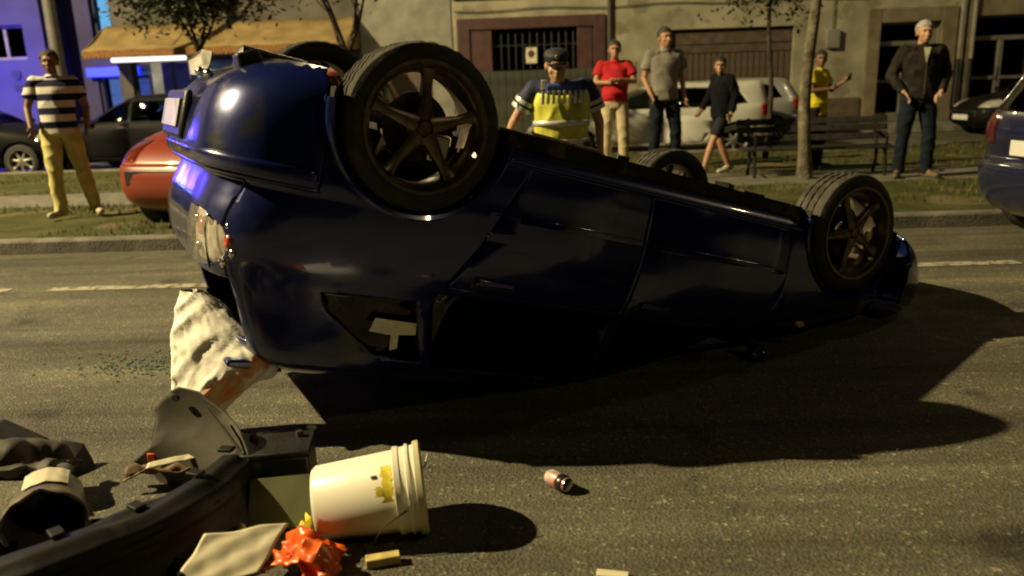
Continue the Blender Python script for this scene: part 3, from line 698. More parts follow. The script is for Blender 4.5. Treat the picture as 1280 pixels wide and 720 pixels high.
# dents of the crash
WI = WM.inverted()
def lift(v):
    c = v.co
    k = min(1, max(0, (c.x + .30) / .2)) * min(1, max(0, (2.75 - c.x) / .3))
    if c.z < .46: v.co.z = c.z + k * (.46 - c.z) * .42
def crush(v):
    q = WM @ v.co
    if q.z < .012: q.z = .012 + .0 * q.z; v.co = WI @ q
for v in bm.verts:
    lift(v)
    c = v.co
    v.co.z -= max(0, c.z - 1.2) * .12 * (.6 + nz((c.x, c.y, 2), 1.6))
    k = .012 * nz(c, 2.3) + .004 * nz(c, 7)
    if -.2 < c.x < 2.3: v.co.y += (.007 * nz(c, 2.1) + .0025 * nz(c, 6)) * (1 if c.y > 0 else -1)
    if c.x < -.2 or c.z > 1.0 or c.x > 2.6: v.co += Vector((k, k * (1 if c.y > 0 else -1), 0))
    if c.x > 2.3: v.co.z += .02 * nz(c, 4); v.co.y += .02 * nz(c, 3)
    crush(v)
for x in (0, 2.44):
    for s in (1, -1):
        a, b = (.35, None) if s > 0 else (None, -.35)
        carve(bm, planes_xz(arch_poly(x, .30, .352, 30), a, b)).free()
WGL = glass('wreck_glass', (.2, .2, .19), .25)
LENSM = mat('clear_lamp_lens', (.75, .71, .62), .12, coat=1, nscale=18, col2=(.35, .31, .25)); LENSM.node_tree.nodes['Principled BSDF'].inputs['Alpha'].default_value = .38
SCR = mat('scraped_blue_paint', (.008, .018, .13), .32, metal=.3, coat=.9, nscale=400, namt=.4, wear=.64, wcol=(.05, .05, .055), wscale=5)
WIN = {1: [('side_window', [(1.13, .93), (1.93, .93), (1.40, 1.25), (1.13, 1.27)]), ('side_window', [(1.06, .93), (1.06, 1.27), (.30, 1.26), (.19, .96), (.21, .93)]), ('quarter_window', [(.13, .97), (.24, 1.24), (.03, 1.22), (-.2, 1.06), (-.24, .985)])]}
for s in (1, -1):
    a, b = (.3, None) if s > 0 else (None, -.3)
    for i, (nm, poly) in enumerate(WIN[1]):
        pb = carve(bm, planes_xz(poly, a, b)); w = panel(pb, nm, WGL, wreck, -.004, .004)
        # rubber seal round the pane
    for nm, poly in (('door', [(1.105, .38), (1.97, .38), (2.0, .60), (1.97, .905), (1.105, .905)]), ('door', [(.46, .38), (1.085, .38), (1.085, .905), (.20, .905), (.37, .58)])):
        d = panel(carve(bm, planes_xz(poly, a, b)), nm, BLUEP, wreck, 0, .014, .0035)
        fx = 1.25 if poly[1][0] > 1.5 else .42
        hm = MB().box((fx, s * .805, .855), (.17, .03, .032)).build('door_handle', BLUEP, d, bevel=.009)
        MB().box((fx, s * .795, .855), (.2, .018, .055)).build('handle_recess', BLKP, d, bevel=.008)
        # body-side crease strip
        st = carve_src = None
    sk = panel(carve(bm, planes_xz([(.37, .22), (2.08, .22), (2.08, .372), (.37, .372)], a, b)), 'sill', SCR, wreck, .006, .016, .002)
    hp = carve(bm, planes_xz([(2.70, .655), (3.3, .60), (3.3, .74), (2.74, .82)], *((.36, None) if s > 0 else (None, -.36))))
    hl = panel(hp, 'headlight', mat('headlight_lens', (.4, .36, .3), .1, metal=.5, coat=1, nscale=14, col2=(.05, .045, .04)), wreck, .002, .03)
    # tail lamp
    tp = [(-.9, .755), (-.66, .775), (-.60, .82), (-.57, .88), (-.585, .94), (-.63, .985), (-.9, 1.0)]
    tb = carve(bm, planes_xz(tp, *((.33, None) if s > 0 else (None, -.33)))); tb2 = tb.copy(); sv = [v.co.copy() for v in tb.verts]
    lens = panel(tb, 'tail_light', LENSM, wreck, .006, 0)
    hsg = mat('lamp_reflector', (.85, .80, .70), .3, metal=.15, nscale=26, col2=(.42, .37, .28), bump=.25, bscale=30)
    panel(tb2, 'lamp_housing', hsg, lens, -.022, .01)
    redl = mat('red_lamp_lens', (.5, .07, .04), .25, coat=1, nscale=50, namt=.5)
    sf = lambda y_, z_: min(sv, key=lambda c: (c.y - s * y_) ** 2 + (c.z - z_) ** 2)
    for yy, zz, ra in ((.47, .84, .034), (.64, .86, .030)):
        c_ = sf(yy, zz); MB().ell((c_.x + .016, c_.y, zz), (.016, ra, ra), 18, 10).build('red_reflector', redl, lens)
    for yy, zz, ra in ((.42, .92, .022), (.60, .94, .024), (.53, .80, .02), (.70, .90, .02), (.40, .82, .018), (.68, .81, .016)):
        c_ = sf(yy, zz); MB().ell((c_.x + .012, c_.y, zz), (.012, ra, ra), 14, 8).build('bulb_reflector', CHROME, lens)
    dv = MB(); pv = [sf(.555, z_) for z_ in (.79, .84, .89, .94, .975)]; dv.tube([(p.x - .004, s * .555, z_) for p, z_ in zip(pv, (.79, .84, .89, .94, .975))], .0045, 6); dv.build('lamp_divider', BLKP, lens)
    # mirror, repeater
    m = MB().ell((1.93, s * .83, 1.0), (.04, .06, .045), 18, 12).build('mirror', BLUEP, wreck); MB().tube([(1.93, s * .74, .95), (1.93, s * .82, .98)], .025, 10).build('mirror_stalk', BLKP, m)
    MB().ell((1.90, s * .835, 1.0), (.015, .04, .03), 14, 8).build('mirror_glass', CHROME, m)
    MB().ell((2.22, s * .795, .83), (.035, .014, .018), 14, 8).build('side_repeater', mat('amber_lens', (.6, .4, .22), .15, coat=1, nscale=20), wreck)
# broken windscreen and the open hole of the rear window
panel(carve(bm, planes_yz([(-.66, .935), (.66, .935), (.52, 1.27), (-.52, 1.27)], 1.2, None)), 'windscreen', WGL, wreck, -.004, .004)
carve(bm, planes_yz([(-.60, 1.0), (.60, 1.0), (.50, 1.25), (-.50, 1.25)], None, -.05)).free()
# tailgate, bumpers, rub strip
rb = carve(bm, planes_yz([(-1, .1), (1, .1), (1, .628), (-1, .628)], None, -.335))
rbo = panel(rb, 'rear_bumper', BLUEP, wreck, .012, .016, .002)
fb = carve(bm, planes_yz([(-1, .1), (1, .1), (1, .60), (-1, .60)], 2.80, None)); 
for v in fb.verts: v.co.x += .13 + .02 * nz(v.co, 3); v.co.z += .035; v.co.y *= 1.09
fbo = panel(fb, 'front_bumper', SCR, wreck, .012, .016, .002)
tg = carve(bm, planes_yz([(-.66, .635), (.66, .635), (.60, 1.0), (-.60, 1.0)], None, -.3)); tgo = panel(tg, 'tailgate', BLUEP, wreck, .003, .014, .004)
hd = carve(bm, planes_yz([(-.62, .70), (.62, .70), (.62, .93), (-.62, .93)], 2.1, None)); panel(hd, 'bonnet', SCR, wreck, .003, .014, .004)
# rub strips: copies of the surface standing proud
body_src = bm.copy()
panel(bm, 'body', BLUEP, wreck, 0, .014)
full = shell(HATCH, 180, lv)
for v in full.verts: lift(v)
rs = carve(full, planes_yz([(-1, .555), (1, .555), (1, .60), (-1, .60)], None, -.345), keep=True)
panel(rs, 'bumper_rub_strip', BLUEP, wreck, .024, .03, .003)
rs2 = carve(full, planes_yz([(-1, .612), (1, .612), (1, .622), (-1, .622)], None, -.345), keep=True); panel(rs2, 'bumper_lip', BLUEP, wreck, .018, .02, .001)
for s in (1, -1):
    for x0, x1 in ((1.12, 1.96), (.46, 1.075)):
        q = carve(full, planes_xz([(x0, .565), (x1, .565), (x1, .60), (x0, .60)], *((.3, None) if s > 0 else (None, -.3))), keep=True); panel(q, 'door_rub_strip', BLUEP, wreck, .012, .014, .004)
    q = carve(full, planes_xz([(-.2, 1.275), (1.25, 1.275), (1.25, 1.295), (-.2, 1.295)], *((.3, None) if s > 0 else (None, -.3))), keep=True)
full.free(); body_src.free()
# arch lips and liners
for s in (1, -1):
    for x in (0, 2.44):
        MB().lathe([(.346, .40 * s), (.346, .80 * s)], 36, c=(x, 0, .30), a0=-.12, a1=PI + .12).build('arch_liner', UNDER, wreck)
        MB().lathe([(.343, .792 * s), (.343, .822 * s), (.357, .829 * s), (.366, .822 * s), (.366, .79 * s)], 48, c=(x, 0, .30), a0=0, a1=PI).build('arch_lip', BLUEP, wreck)
# rear plate recess and plate
MB().box((-.715, -.2, .455), (.03, .62, .2)).build('plate_recess', BLKP, wreck, bevel=.02)
npl = MB().box((-.736, -.2, .455), (.012, .52, .115)).build('number_plate', mat('worn_plate', (.42, .41, .36), .5, nscale=5, namt=.2, wear=.55, wcol=(.2, .19, .17)), wreck, bevel=.003)
for x, y, z in ((-.70, .42, .30), (-.70, .2, .285)): MB().ell((x, y, z), (.02, .03, .018), 12, 8).build('reflector', CHROME, wreck)
UL = empty('underbody', (0, 0, .075), parent=wreck)
spl = MB(); spl.prism([(-.26, 1.365), (-.47, 1.36), (-.485, 1.345), (-.47, 1.33), (-.30, 1.315)], -.5, .5); spl.build('roof_spoiler', BLUEP, wreck, bevel=.01)
MB().prism([(-.02, 1.055), (.15, 1.06), (.155, 1.105), (.085, 1.112), (.09, 1.165), (.06, 1.175), (.055, 1.115), (-.035, 1.108)], .738, .742).build('window_light_patch', mat('pale_light_patch', (.75, .72, .58), .6, nscale=40, namt=.1), wreck, smooth=0)  # added pale T: light showing through the windows, put into its colour
# underside
fl = MB()
fl.box((1.22, 0, .215), (1.62, 1.36, .05)); fl.box((1.22, 0, .2), (1.7, .22, .10)); fl.box((.62, .45, .19), (.5, .4, .06)); fl.box((2.5, 0, .24), (.7, .75, .12)); fl.box((2.0, 0, .22), (.3, 1.2, .08))
fl.box((-.2, 0, .30), (.62, .9, .04))
for y in (-.52, -.3, .3, .52): fl.box((1.2, y, .185), (1.5, .04, .03))
fl.build('floor_pan', UNDER, UL, bevel=.015)
for s in (1, -1): MB().box((1.22, s * .735, .205), (1.74, .014, .06)).build('sill_flange', UNDER, UL)
MB().lathe([(0, -.16), (.20, -.14), (.24, 0), (.24, .0)], 32, 'z', c=(-.22, -.1, .34)).build('spare_wheel_well', UNDER, UL)
ex = MB(); ex.tube([(2.2, .05, .17), (1.6, .04, .16), (.6, .05, .16), (.25, .1, .2), (.0, .25, .22), (-.25, .32, .22)], .025, 12); ex.tube([(-.50, .1, .24), (-.60, .1, .24)], .024, 12)
for i in range(16):
    rq = random.Random(i); x_ = .1 + .145 * i; MB().box((x_, rq.choice((-.55, -.45, .5, .58, .3)), .175 - rq.uniform(0, .02)), (rq.uniform(.03, .11), rq.uniform(.03, .09), rq.uniform(.02, .045)), rz=rq.uniform(0, 3)).build('bracket', rq.choice((UNDER, RUST, BLKP)), UL, bevel=.004)
for y_ in (.62, .6, -.2): MB().tube([(.2, y_, .18), (.8, y_ - .02, .172), (1.4, y_ + .01, .178), (2.1, y_ - .05, .18)], .007, 6).build('brake_line', RUST, UL)
exo = ex.build('exhaust_pipe', RUST, UL)
MB().tube([(-.60, .30, .17), (-.58, .30, .17), (-.34, .32, .17), (-.32, .32, .17)], [.04, .06, .06, .04], 20, ry=[.06, .09, .09, .06]).build('muffler', BLKP, exo)
MB().tube([(1.3, .04, .16), (1.28, .04, .16), (.85, .05, .16), (.83, .05, .16)], [.03, .065, .065, .03], 16).build('resonator', RUST, exo)
ax = MB(); ax.tube([(.05, -.62, .27), (.05, .62, .27)], .045, 14); ax.build('rear_axle_beam', UNDER, UL)
for s in (1, -1):
    MB().tube([(.05, s * .60, .27), (.35, s * .45, .26)], [.035, .03], 10).build('trailing_arm', UNDER, UL)
    sp = MB(); pts = [(.02 + .05 * math.cos(a), s * .48 + .05 * math.sin(a), .27 + .018 * a / 1.0) for a in np.arange(0, 6 * PI, .35)]; sp.tube(pts, .008, 6).build('coil_spring', mat('blue_spring', (.25, .22, .5), .3, metal=.6, nscale=9), UL)
    MB().tube([(-.05, s * .55, .28), (-.12, s * .5, .6)], .025, 10).build('shock_absorber', CHROME, UL)
    MB().tube([(2.44, s * .6, .24), (2.3, s * .3, .26)], [.03, .035], 10).build('control_arm', UNDER, UL)
    MB().tube([(2.44, s * .58, .24), (2.46, s * .2, .28)], .018, 8).build('drive_shaft', RUST, UL)
MB().box((2.62, .1, .3), (.42, .6, .22)).build('engine_block', UNDER, UL, bevel=.03)
MB().box((2.95, 0, .33), (.05, 1.1, .3)).build('radiator', BLKP, UL, bevel=.01)
# broken splinters of plastic at the raised tail
pl = MB(); pl.add([(-.66, -.02, .285), (-.69, -.18, .285), (-.67, -.32, .30), (-.70, -.28, .22), (-.66, -.18, .17), (-.63, -.1, .175), (-.64, -.03, .235)], [(0, 1, 2, 3, 4, 5, 6)])
o = pl.build('torn_undertray', mat('torn_grey_plastic', (.3, .28, .25), .4, nscale=10, namt=.4), wreck, smooth=0); md = o.modifiers.new('s', 'SOLIDIFY'); md.thickness = .006
MB().box((-.56, .40, .235), (.09, .09, .11), M=Matrix.Rotation(.5, 3, 'Y')).build('tow_bracket', BLKP, wreck, bevel=.012)
# inside
def pad(name, c, d, m, parent, tilt=0, bev=.04):
    return MB().box(c, d, M=Matrix.Rotation(tilt, 3, 'Y')).build(name, m, parent, bevel=bev, bseg=3)
SEATM = mat('dark_seat_cloth', (.018, .018, .02), .9, nscale=40)
for y in (-.36, .36):
    st = pad('front_seat', (1.18, y, .52), (.5, .5, .15), SEATM, wreck, -.1); pad('seat_back', (.88, y, .80), (.14, .47, .6), SEATM, st, -.2); pad('headrest', (.80, y, 1.13), (.09, .25, .14), SEATM, st, -.1)
rs_ = pad('rear_seat', (.18, 0, .52), (.5, 1.25, .15), SEATM, wreck); pad('seat_back', (-.06, 0, .78), (.13, 1.25, .52), SEATM, rs_, -.25)
for y in (-.4, .4): pad('headrest', (-.13, y, 1.08), (.08, .25, .12), SEATM, rs_, -.2, .03)
pad('dashboard', (2.0, 0, .82), (.36, 1.35, .24), BLKP, wreck); MB().lathe([(.17, 0), (.185, .015), (.17, .03), (.155, .015)], 28, c=(1.72, 0, 0), closed=True).build('steering_wheel', BLKP, wreck); bpy.data.objects['steering_wheel'].location = (0, .36, .85)
pad('firewall', (2.2, 0, .6), (.06, 1.4, .6), UNDER, wreck); pad('boot_floor', (-.3, 0, .5), (.5, 1.2, .03), UNDER, wreck, 0, .005)
# wheels hang out of the arches on their springs
w0 = make_wheel(wreck, 0, .725, .325, 1, spin=.84, rr=.232)
for x, y, z, r, sp in ((2.44, .725, .315, 0, .5), (0, -.725, .235, PI, 0), (2.44, -.725, .27, PI, .9)):
    c = copy_tree(w0, wreck); c.location = (x, y, z); c.rotation_euler = (0, sp if r == 0 else 0, r)

# ================================================================== PEOPLE
SK = mat('skin', (.36, .19, .11), .55, nscale=9, namt=.12, bump=.05); SKD = mat('tanned_skin', (.17, .085, .05), .5, nscale=9, namt=.12); SKP = mat('pale_skin', (.45, .26, .17), .55, nscale=9, namt=.1)
SHOE = mat('dark_shoe', (.02, .018, .015), .5, nscale=20); SHOEL = mat('light_shoe', (.4, .36, .28), .6, nscale=20)
EYEM = mat('eye_dark', (.01, .008, .006), .2)
def remeshed(mb, name, m, parent, vox, it=4, disp=0, dscale=6, stretch=(1, 1, 1), fac=.5):
    me = mb.mesh(name); t = bpy.data.objects.new('tmp', me); COL.objects.link(t)
    r = t.modifiers.new('r', 'REMESH'); r.mode = 'VOXEL'; r.voxel_size = vox
    s = t.modifiers.new('s', 'SMOOTH'); s.factor = fac; s.iterations = it
    dg = bpy.context.evaluated_depsgraph_get(); out = bpy.data.meshes.new_from_object(t.evaluated_get(dg)); bpy.data.objects.remove(t); bpy.data.meshes.remove(me)
    out.name = name
    if disp:
        n = len(out.vertices); co = np.empty(n * 3); out.vertices.foreach_get('co', co); no = np.empty(n * 3); out.vertices.foreach_get('normal', no); co = co.reshape(-1, 3); no = no.reshape(-1, 3)
        d = np.array([mnoise.noise(Vector((c[0] * dscale * stretch[0], c[1] * dscale * stretch[1], c[2] * dscale * stretch[2]))) for c in co])
        d = 1 - 2 * np.abs(d) ** .7
        co += no * (d * disp)[:, None]; out.vertices.foreach_set('co', co.ravel()); out.update()
    out.materials.clear(); out.materials.append(m)
    o = link(name, out, parent, smooth=180); return o
BASE = dict(head=(0, -.012, 1.615), neck=(0, .01, 1.47), chest=(0, .01, 1.28), waist=(0, .0, 1.06), pelvis=(0, .0, .93),
            shL=(.185, .01, 1.425), elL=(.235, .03, 1.14), wrL=(.25, -.03, .90), hdL=(.25, -.06, .82),
            shR=(-.185, .01, 1.425), elR=(-.235, .03, 1.14), wrR=(-.25, -.03, .90), hdR=(-.25, -.06, .82),
            hiL=(.09, 0, .90), knL=(.11, -.015, .49), anL=(.12, .02, .085), toL=(.145, -.15, .035),
            hiR=(-.09, 0, .90), knR=(-.11, -.015, .49), anR=(-.12, .02, .085), toR=(-.145, -.15, .035))
def stripes(name, c1, c2, z0, per, frac=.5):
    m = mat(name, c1, .85, bump=.1); nt = m.node_tree; L = nt.links; tc = nt.nodes.new('ShaderNodeTexCoord'); sp = nt.nodes.new('ShaderNodeSeparateXYZ'); L.new(tc.outputs['Object'], sp.inputs[0])
    a = nt.nodes.new('ShaderNodeMath'); a.operation = 'SUBTRACT'; a.inputs[1].default_value = z0; L.new(sp.outputs[2], a.inputs[0])
    b = nt.nodes.new('ShaderNodeMath'); b.operation = 'DIVIDE'; b.inputs[1].default_value = per; L.new(a.outputs[0], b.inputs[0])
    f = nt.nodes.new('ShaderNodeMath'); f.operation = 'FRACT'; L.new(b.outputs[0], f.inputs[0]); g = nt.nodes.new('ShaderNodeMath'); g.operation = 'GREATER_THAN'; g.inputs[1].default_value = frac; L.new(f.outputs[0], g.inputs[0])
    mx = nt.nodes.new('ShaderNodeMix'); mx.data_type = 'RGBA'; mx.inputs[6].default_value = (*c1, 1); mx.inputs[7].default_value = (*c2, 1); L.new(g.outputs[0], mx.inputs[0]); L.new(mx.outputs[2], nt.nodes['Principled BSDF'].inputs['Base Color']); return m
def hand(mb, wr, hd, curl=.5, side=1, k=1):
    wr = Vector(wr); hd = Vector(hd); d = (hd - wr).normalized(); sidev = Vector((0, -1, 0)) if abs(d.y) < .8 else Vector((0, 0, 1))
    a = (sidev - d * sidev.dot(d)).normalized(); n = d.cross(a) * side   # a: across the palm (thumb side), n: palm normal
    mb.capsule(wr + d * .012, wr + d * .075 * k, .026, .03, 10, .6, up=n)
    for i, (o, L) in enumerate(((.028, .066), (.010, .076), (-.009, .07), (-.027, .056))):
        b = wr + d * .082 * k + a * o * k; c = b + (d * math.cos(curl) - n * math.sin(curl)) * L * .5 * k; e = c + (d * math.cos(curl * 2.1) - n * math.sin(curl * 2.1)) * L * .5 * k
        mb.capsule(b, c, .0098 * k, .009 * k, 8); mb.capsule(c, e, .009 * k, .008 * k, 8)
    b = wr + d * .03 + a * .025; c = b + (d * .6 + a * .7 - n * .25).normalized() * .038 * k; e = c + (d * .9 + a * .2 - n * .35).normalized() * .03 * k
    mb.capsule(b, c, .0125 * k, .011 * k, 8); mb.capsule(c, e, .011 * k, .009 * k, 8)
def person(label, loc, rz=0, scale=1, J=None, skin=None, hair=None, top=None, sleeve='short', bottom=None, shorts=False, shoes=None, bulk=1, lookdown=0, turn=0, tilt=0, hairlen=0, jacket=False, curl=.5, group='bystanders watching the wreck', belly=0, hem=.87):
    j = dict(BASE); j.update(J or {}); j = {k: Vector(v) for k, v in j.items()}
    rt = empty('person', loc, rz, label, 'person', group); rt.scale = (scale,) * 3
    b = MB(); hM = Matrix.Rotation(turn, 3, 'Z') @ Matrix.Rotation(lookdown, 3, 'X') @ Matrix.Rotation(tilt, 3, 'Y'); hc = j['head']
    H = lambda x, y, z: hc + hM @ Vector((x, y, z))
    # head: cranium, jaw, face
    b.ell(H(0, .012, .035), (.078, .098, .088), 24, 16, hM); b.ell(H(0, -.028, -.03), (.062, .066, .078), 20, 14, hM); b.ell(H(0, -.052, -.082), (.034, .034, .028), 14, 10, hM)
    b.capsule(H(0, -.088, .022), H(0, -.112, -.022), .009, .0155, 10); b.ell(H(0, -.085, .038), (.05, .018, .013), 14, 8, hM)
    for s in (1, -1):
        b.ell(H(s * .041, -.062, -.022), (.024, .024, .022), 12, 8, hM); b.ell(H(s * .079, .012, -.004), (.011, .02, .032), 10, 8, hM)
    b.ell(H(0, -.09, -.052), (.025, .014, .006), 12, 8, hM); b.ell(H(0, -.086, -.066), (.021, .014, .008), 12, 8, hM)
    b.capsule(j['neck'] - Vector((0, 0, .03)), H(0, .02, -.05), .058, .052, 14)
    b.capsule(j['chest'], j['neck'] - Vector((0, 0, .05)), .13, .06, 14, .8, up=(0, 1, 0))
    b.capsule(j['waist'], j['chest'], .12, .14, 14, .75, up=(0, 1, 0)); b.capsule(j['pelvis'], j['waist'], .13, .12, 14, .8, up=(0, 1, 0))
    for s in 'LR':
        b.capsule(j['sh' + s], j['el' + s], .048 * bulk, .037, 12); b.capsule(j['el' + s], j['wr' + s], .038, .0255, 12); b.capsule(j['neck'] - Vector((0, 0, .06)), j['sh' + s], .045, .05, 12)
        hand(b, j['wr' + s], j['hd' + s], curl, 1 if s == 'L' else -1)
        b.capsule(j['hi' + s], j['kn' + s], .078, .052, 12); b.capsule(j['kn' + s], j['kn' + s].lerp(j['an' + s], .35), .05, .056, 12); b.capsule(j['kn' + s].lerp(j['an' + s], .35), j['an' + s], .056, .036, 12)
        b.capsule(j['an' + s] - Vector((0, 0, .035)), j['to' + s], .036, .028, 12)
    remeshed(b, 'body', skin, rt, .0075, 2)
    # hair
    if hair:
        h = MB(); h.ell(H(0, .022, .050), (.086, .104, .090), 24, 16, hM)
        if hairlen: h.ell(H(0, .05, .0), (.08, .07, .085), 20, 12, hM)
        ho = remeshed(h, 'hair', hair, rt, .007, 1, .009, 45)
        # clear the face: drop hair vertices in front of the hairline
        me = ho.data; bmh = bmesh.new(); bmh.from_mesh(me); inv = hM.inverted(); dl = []
        for v in bmh.verts:
            q = inv @ (v.co - hc)
            jt = .012 * mnoise.noise(q * 70)
            if q.z < .045 + jt + max(0, -(q.y + .0)) * .35 and q.y < -.015 + jt: dl.append(v)
            elif q.z < -.02 + jt + hairlen * -.05 and q.y < .03: dl.append(v)
        bmesh.ops.delete(bmh, geom=dl, context='VERTS'); bmh.to_mesh(me); bmh.free()
    for s in (1, -1):
        MB().ell(H(s * .03, -.083, .016), (.012, .006, .006), 12, 8, hM).build('eye', EYEM, rt)
        if hair: MB().capsule(H(s * .016, -.099, .034), H(s * .047, -.088, .036), .0045, .0035, 6).build('eyebrow', hair, rt)
    # top
    t = MB(); q = .016 + (.012 if jacket else 0)
    cw = .155 * bulk + q; zp = Vector((0, 0, hem)); 
    pel = j['pelvis'].copy(); pel.z = hem + .02
    rings = [(j['pelvis'].lerp(j['waist'], 0) + Vector((0, 0, hem - .93)), .158 * bulk + q, .112 + q), (j['pelvis'].lerp(j['waist'], .35), .155 * bulk + q, .112 + q), (j['waist'] + Vector((0, -belly, 0)), .148 * bulk + q, .108 + q + belly), (j['waist'].lerp(j['chest'], .6) + Vector((0, -belly * .7, 0)), .16 * bulk + q, .112 + q + belly * .5), (j['chest'] + Vector((0, 0, .03)), .175 * bulk + q, .118 + q), (j['chest'].lerp(j['neck'], .55), .17 * bulk + q, .10 + q), (j['neck'] - Vector((0, 0, .055)), .12 + q, .075 + q), (j['neck'] - Vector((0, 0, .012)), .062 + q * .4, .058 + q * .4)]
    t.tube([r[0] for r in rings], [r[1] for r in rings], 24, True, ry=[r[2] for r in rings], up=(0, 1, 0))
    for s in 'LR':
        t.capsule(j['neck'] - Vector((0, 0, .06)), j['sh' + s], .05 + q * .5, .054 + q * .6, 14)
        if sleeve == 'short':
            m_ = j['sh' + s].lerp(j['el' + s], .62); t.tube([j['sh' + s], j['sh' + s].lerp(j['el' + s], .3), m_], [.052 + q * .5, .055 * bulk + q * .6, .058 * bulk + q * .8], 16)
        else:
            w_ = j['el' + s].lerp(j['wr' + s], .96); t.capsule(j['sh' + s], j['el' + s], .058 * bulk + q * .5, .047 + q * .5, 14); t.tube([j['el' + s], j['el' + s].lerp(j['wr' + s], .4), w_], [.047 + q * .5, .045 + q * .4, .034 + q * .4], 14)
    tp = remeshed(t, 'jacket' if jacket else 'shirt', top, rt, .010, 4, .011 if not jacket else .015, 7, (1, 1, .6))
    # collar
    c = MB(); zc = j['neck']
    c.lathe([(.066, -.01), (.078, -.012), (.072, .03), (.064, .034)], 24, 'z', c=(0, 0, 0), closed=True); co = c.build('collar', top, rt, smooth=60); co.location = zc - Vector((0, -.004, .012)); co.rotation_euler = (R_(-12), 0, 0)
    # bottom
    l = MB(); 
    l.tube([j['pelvis'] + Vector((0, 0, .08)), j['pelvis'], j['pelvis'] - Vector((0, 0, .08))], [.148 * bulk, .158 * bulk, .15], 20, ry=[.11, .12, .11], up=(0, 1, 0))
    for s in 'LR':
        kn, an = j['kn' + s], j['an' + s]
        if shorts: e = j['hi' + s].lerp(kn, .78); l.tube([j['hi' + s] + Vector((0, 0, .02)), j['hi' + s].lerp(kn, .5), e], [.09, .08, .078], 16)
        else: l.tube([j['hi' + s] + Vector((0, 0, .02)), j['hi' + s].lerp(kn, .5), kn, kn.lerp(an, .5), an - Vector((0, 0, .03))], [.099, .088, .072, .068, .062], 16)
    remeshed(l, 'shorts' if shorts else 'trousers', bottom, rt, .010, 3, .011, 4.5, (1, 1, 1.2))
    for s in 'LR':
        sh = MB(); a = j['an' + s]; to = j['to' + s]; d = (to - a); d.z = 0; d.normalize(); hl = a - d * .05 - Vector((0, 0, .042))
        sh.capsule(hl + Vector((0, 0, .0)), to + Vector((0, 0, .008)) + d * .03, .04, .036, 14); sh.capsule(a - Vector((0, 0, .02)), a.lerp(to, .4), .042, .036, 12)
        so = remeshed(sh, 'shoe', shoes or SHOE, rt, .009, 3)
    return rt, j, H
HB = mat('black_hair', (.012, .01, .009), .6, nscale=60, bump=.4, bscale=200); HG = mat('grey_hair', (.34, .34, .33), .7, nscale=60, bump=.4, bscale=200); HBR = mat('dark_brown_hair', (.03, .02, .014), .6, nscale=60, bump=.4, bscale=200)
DEN = mat('dark_denim', (.009, .013, .022), .85, nscale=18, namt=.35, bump=.15)
person('man in a navy and white striped polo shirt and yellow trousers', (-4.98, 8.55, .12), R_(18), 1.0,
       dict(head=(.0, .05, 1.60), neck=(0, .06, 1.455), chest=(0, .05, 1.27), shL=(.18, .06, 1.41), shR=(-.18, .05, 1.41), elR=(-.27, .0, 1.15), wrR=(-.235, -.14, .95), hdR=(-.21, -.2, .89), elL=(.265, .12, 1.15), wrL=(.25, .07, .92), hdL=(.24, .03, .85),
            anL=(.23, .0, .085), knL=(.16, -.03, .49), toL=(.29, -.15, .035), anR=(-.10, -.06, .085), knR=(-.10, -.07, .49), toR=(-.16, -.22, .035)),
       skin=SKD, hair=HB, top=stripes('striped_polo', (.55, .53, .5), (.008, .009, .035), 1.005, .142, .5), bottom=mat('mustard_trousers', (.52, .47, .19), .85, nscale=8, namt=.12), shoes=SHOEL, bulk=1.02)
person('man in a red polo shirt with crossed arms and beige trousers', (1.2, 11.45, .12), R_(-4), 1.0,
       dict(elL=(.265, -.06, 1.20), wrL=(.04, -.235, 1.225), hdL=(-.06, -.245, 1.245), elR=(-.265, -.06, 1.20), wrR=(-.03, -.20, 1.19), hdR=(.07, -.21, 1.2), knL=(.12, -.04, .49), anL=(.13, -.02, .085), toL=(.2, -.17, .035)),
       skin=SK, hair=HBR, top=mat('red_polo', (.42, .02, .025), .85, nscale=9, namt=.15), bottom=mat('beige_trousers', (.46, .39, .25), .85, nscale=8, namt=.1), shoes=SHOEL, bulk=1.1, belly=.03, hem=.93)
r, j, H = person('man in a grey polo shirt and dark jeans with a wristwatch', (1.86, 11.3, .12), R_(8), 1.08,
       dict(elR=(-.25, .05, 1.14), wrR=(-.20, -.08, .95), hdR=(-.17, -.12, .87), anL=(.17, .02, .085), toL=(.22, -.14, .035), knL=(.15, -.02, .49), anR=(-.14, .02, .085)),
       skin=SK, hair=HBR, top=mat('grey_polo', (.2, .185, .16), .85, nscale=60, namt=.2), bottom=DEN, turn=.15, bulk=1.05)
wt = MB().tube([j['wrL'] - Vector((0, 0, -.03)), j['wrL'] + Vector((0, 0, .01))], .034, 14).build('wristwatch', CHROME, r)
person('grey haired man in a dark jacket with hands in its pockets', (4.55, 9.68, .10), R_(-8), 1.02,
       dict(elR=(-.29, .06, 1.16), wrR=(-.20, -.12, .98), hdR=(-.15, -.13, .93), elL=(.29, .06, 1.16), wrL=(.20, -.12, .98), hdL=(.15, -.13, .93), anL=(.15, .0, .085), anR=(-.16, .0, .085), knL=(.14, -.02, .49), knR=(-.14, -.02, .49), toL=(.2, -.15, .035), toR=(-.22, -.15, .035)),
       skin=SKP, hair=HG, top=mat('dark_brown_jacket', (.02, .018, .014), .85, nscale=14, namt=.4), sleeve='long', jacket=True, bottom=DEN, bulk=1.06, shoes=mat('brown_shoe', (.12, .08, .05), .6, nscale=9), hem=.90)
MB().prism([(-.035, 1.46), (.035, 1.46), (.0, 1.28)], -.158, -.15).build('shirt_front', mat('pale_shirt', (.5, .5, .36), .8, nscale=9), bpy.data.objects[[o.name for o in bpy.data.objects if o.name.startswith('person')][-1]], smooth=0)
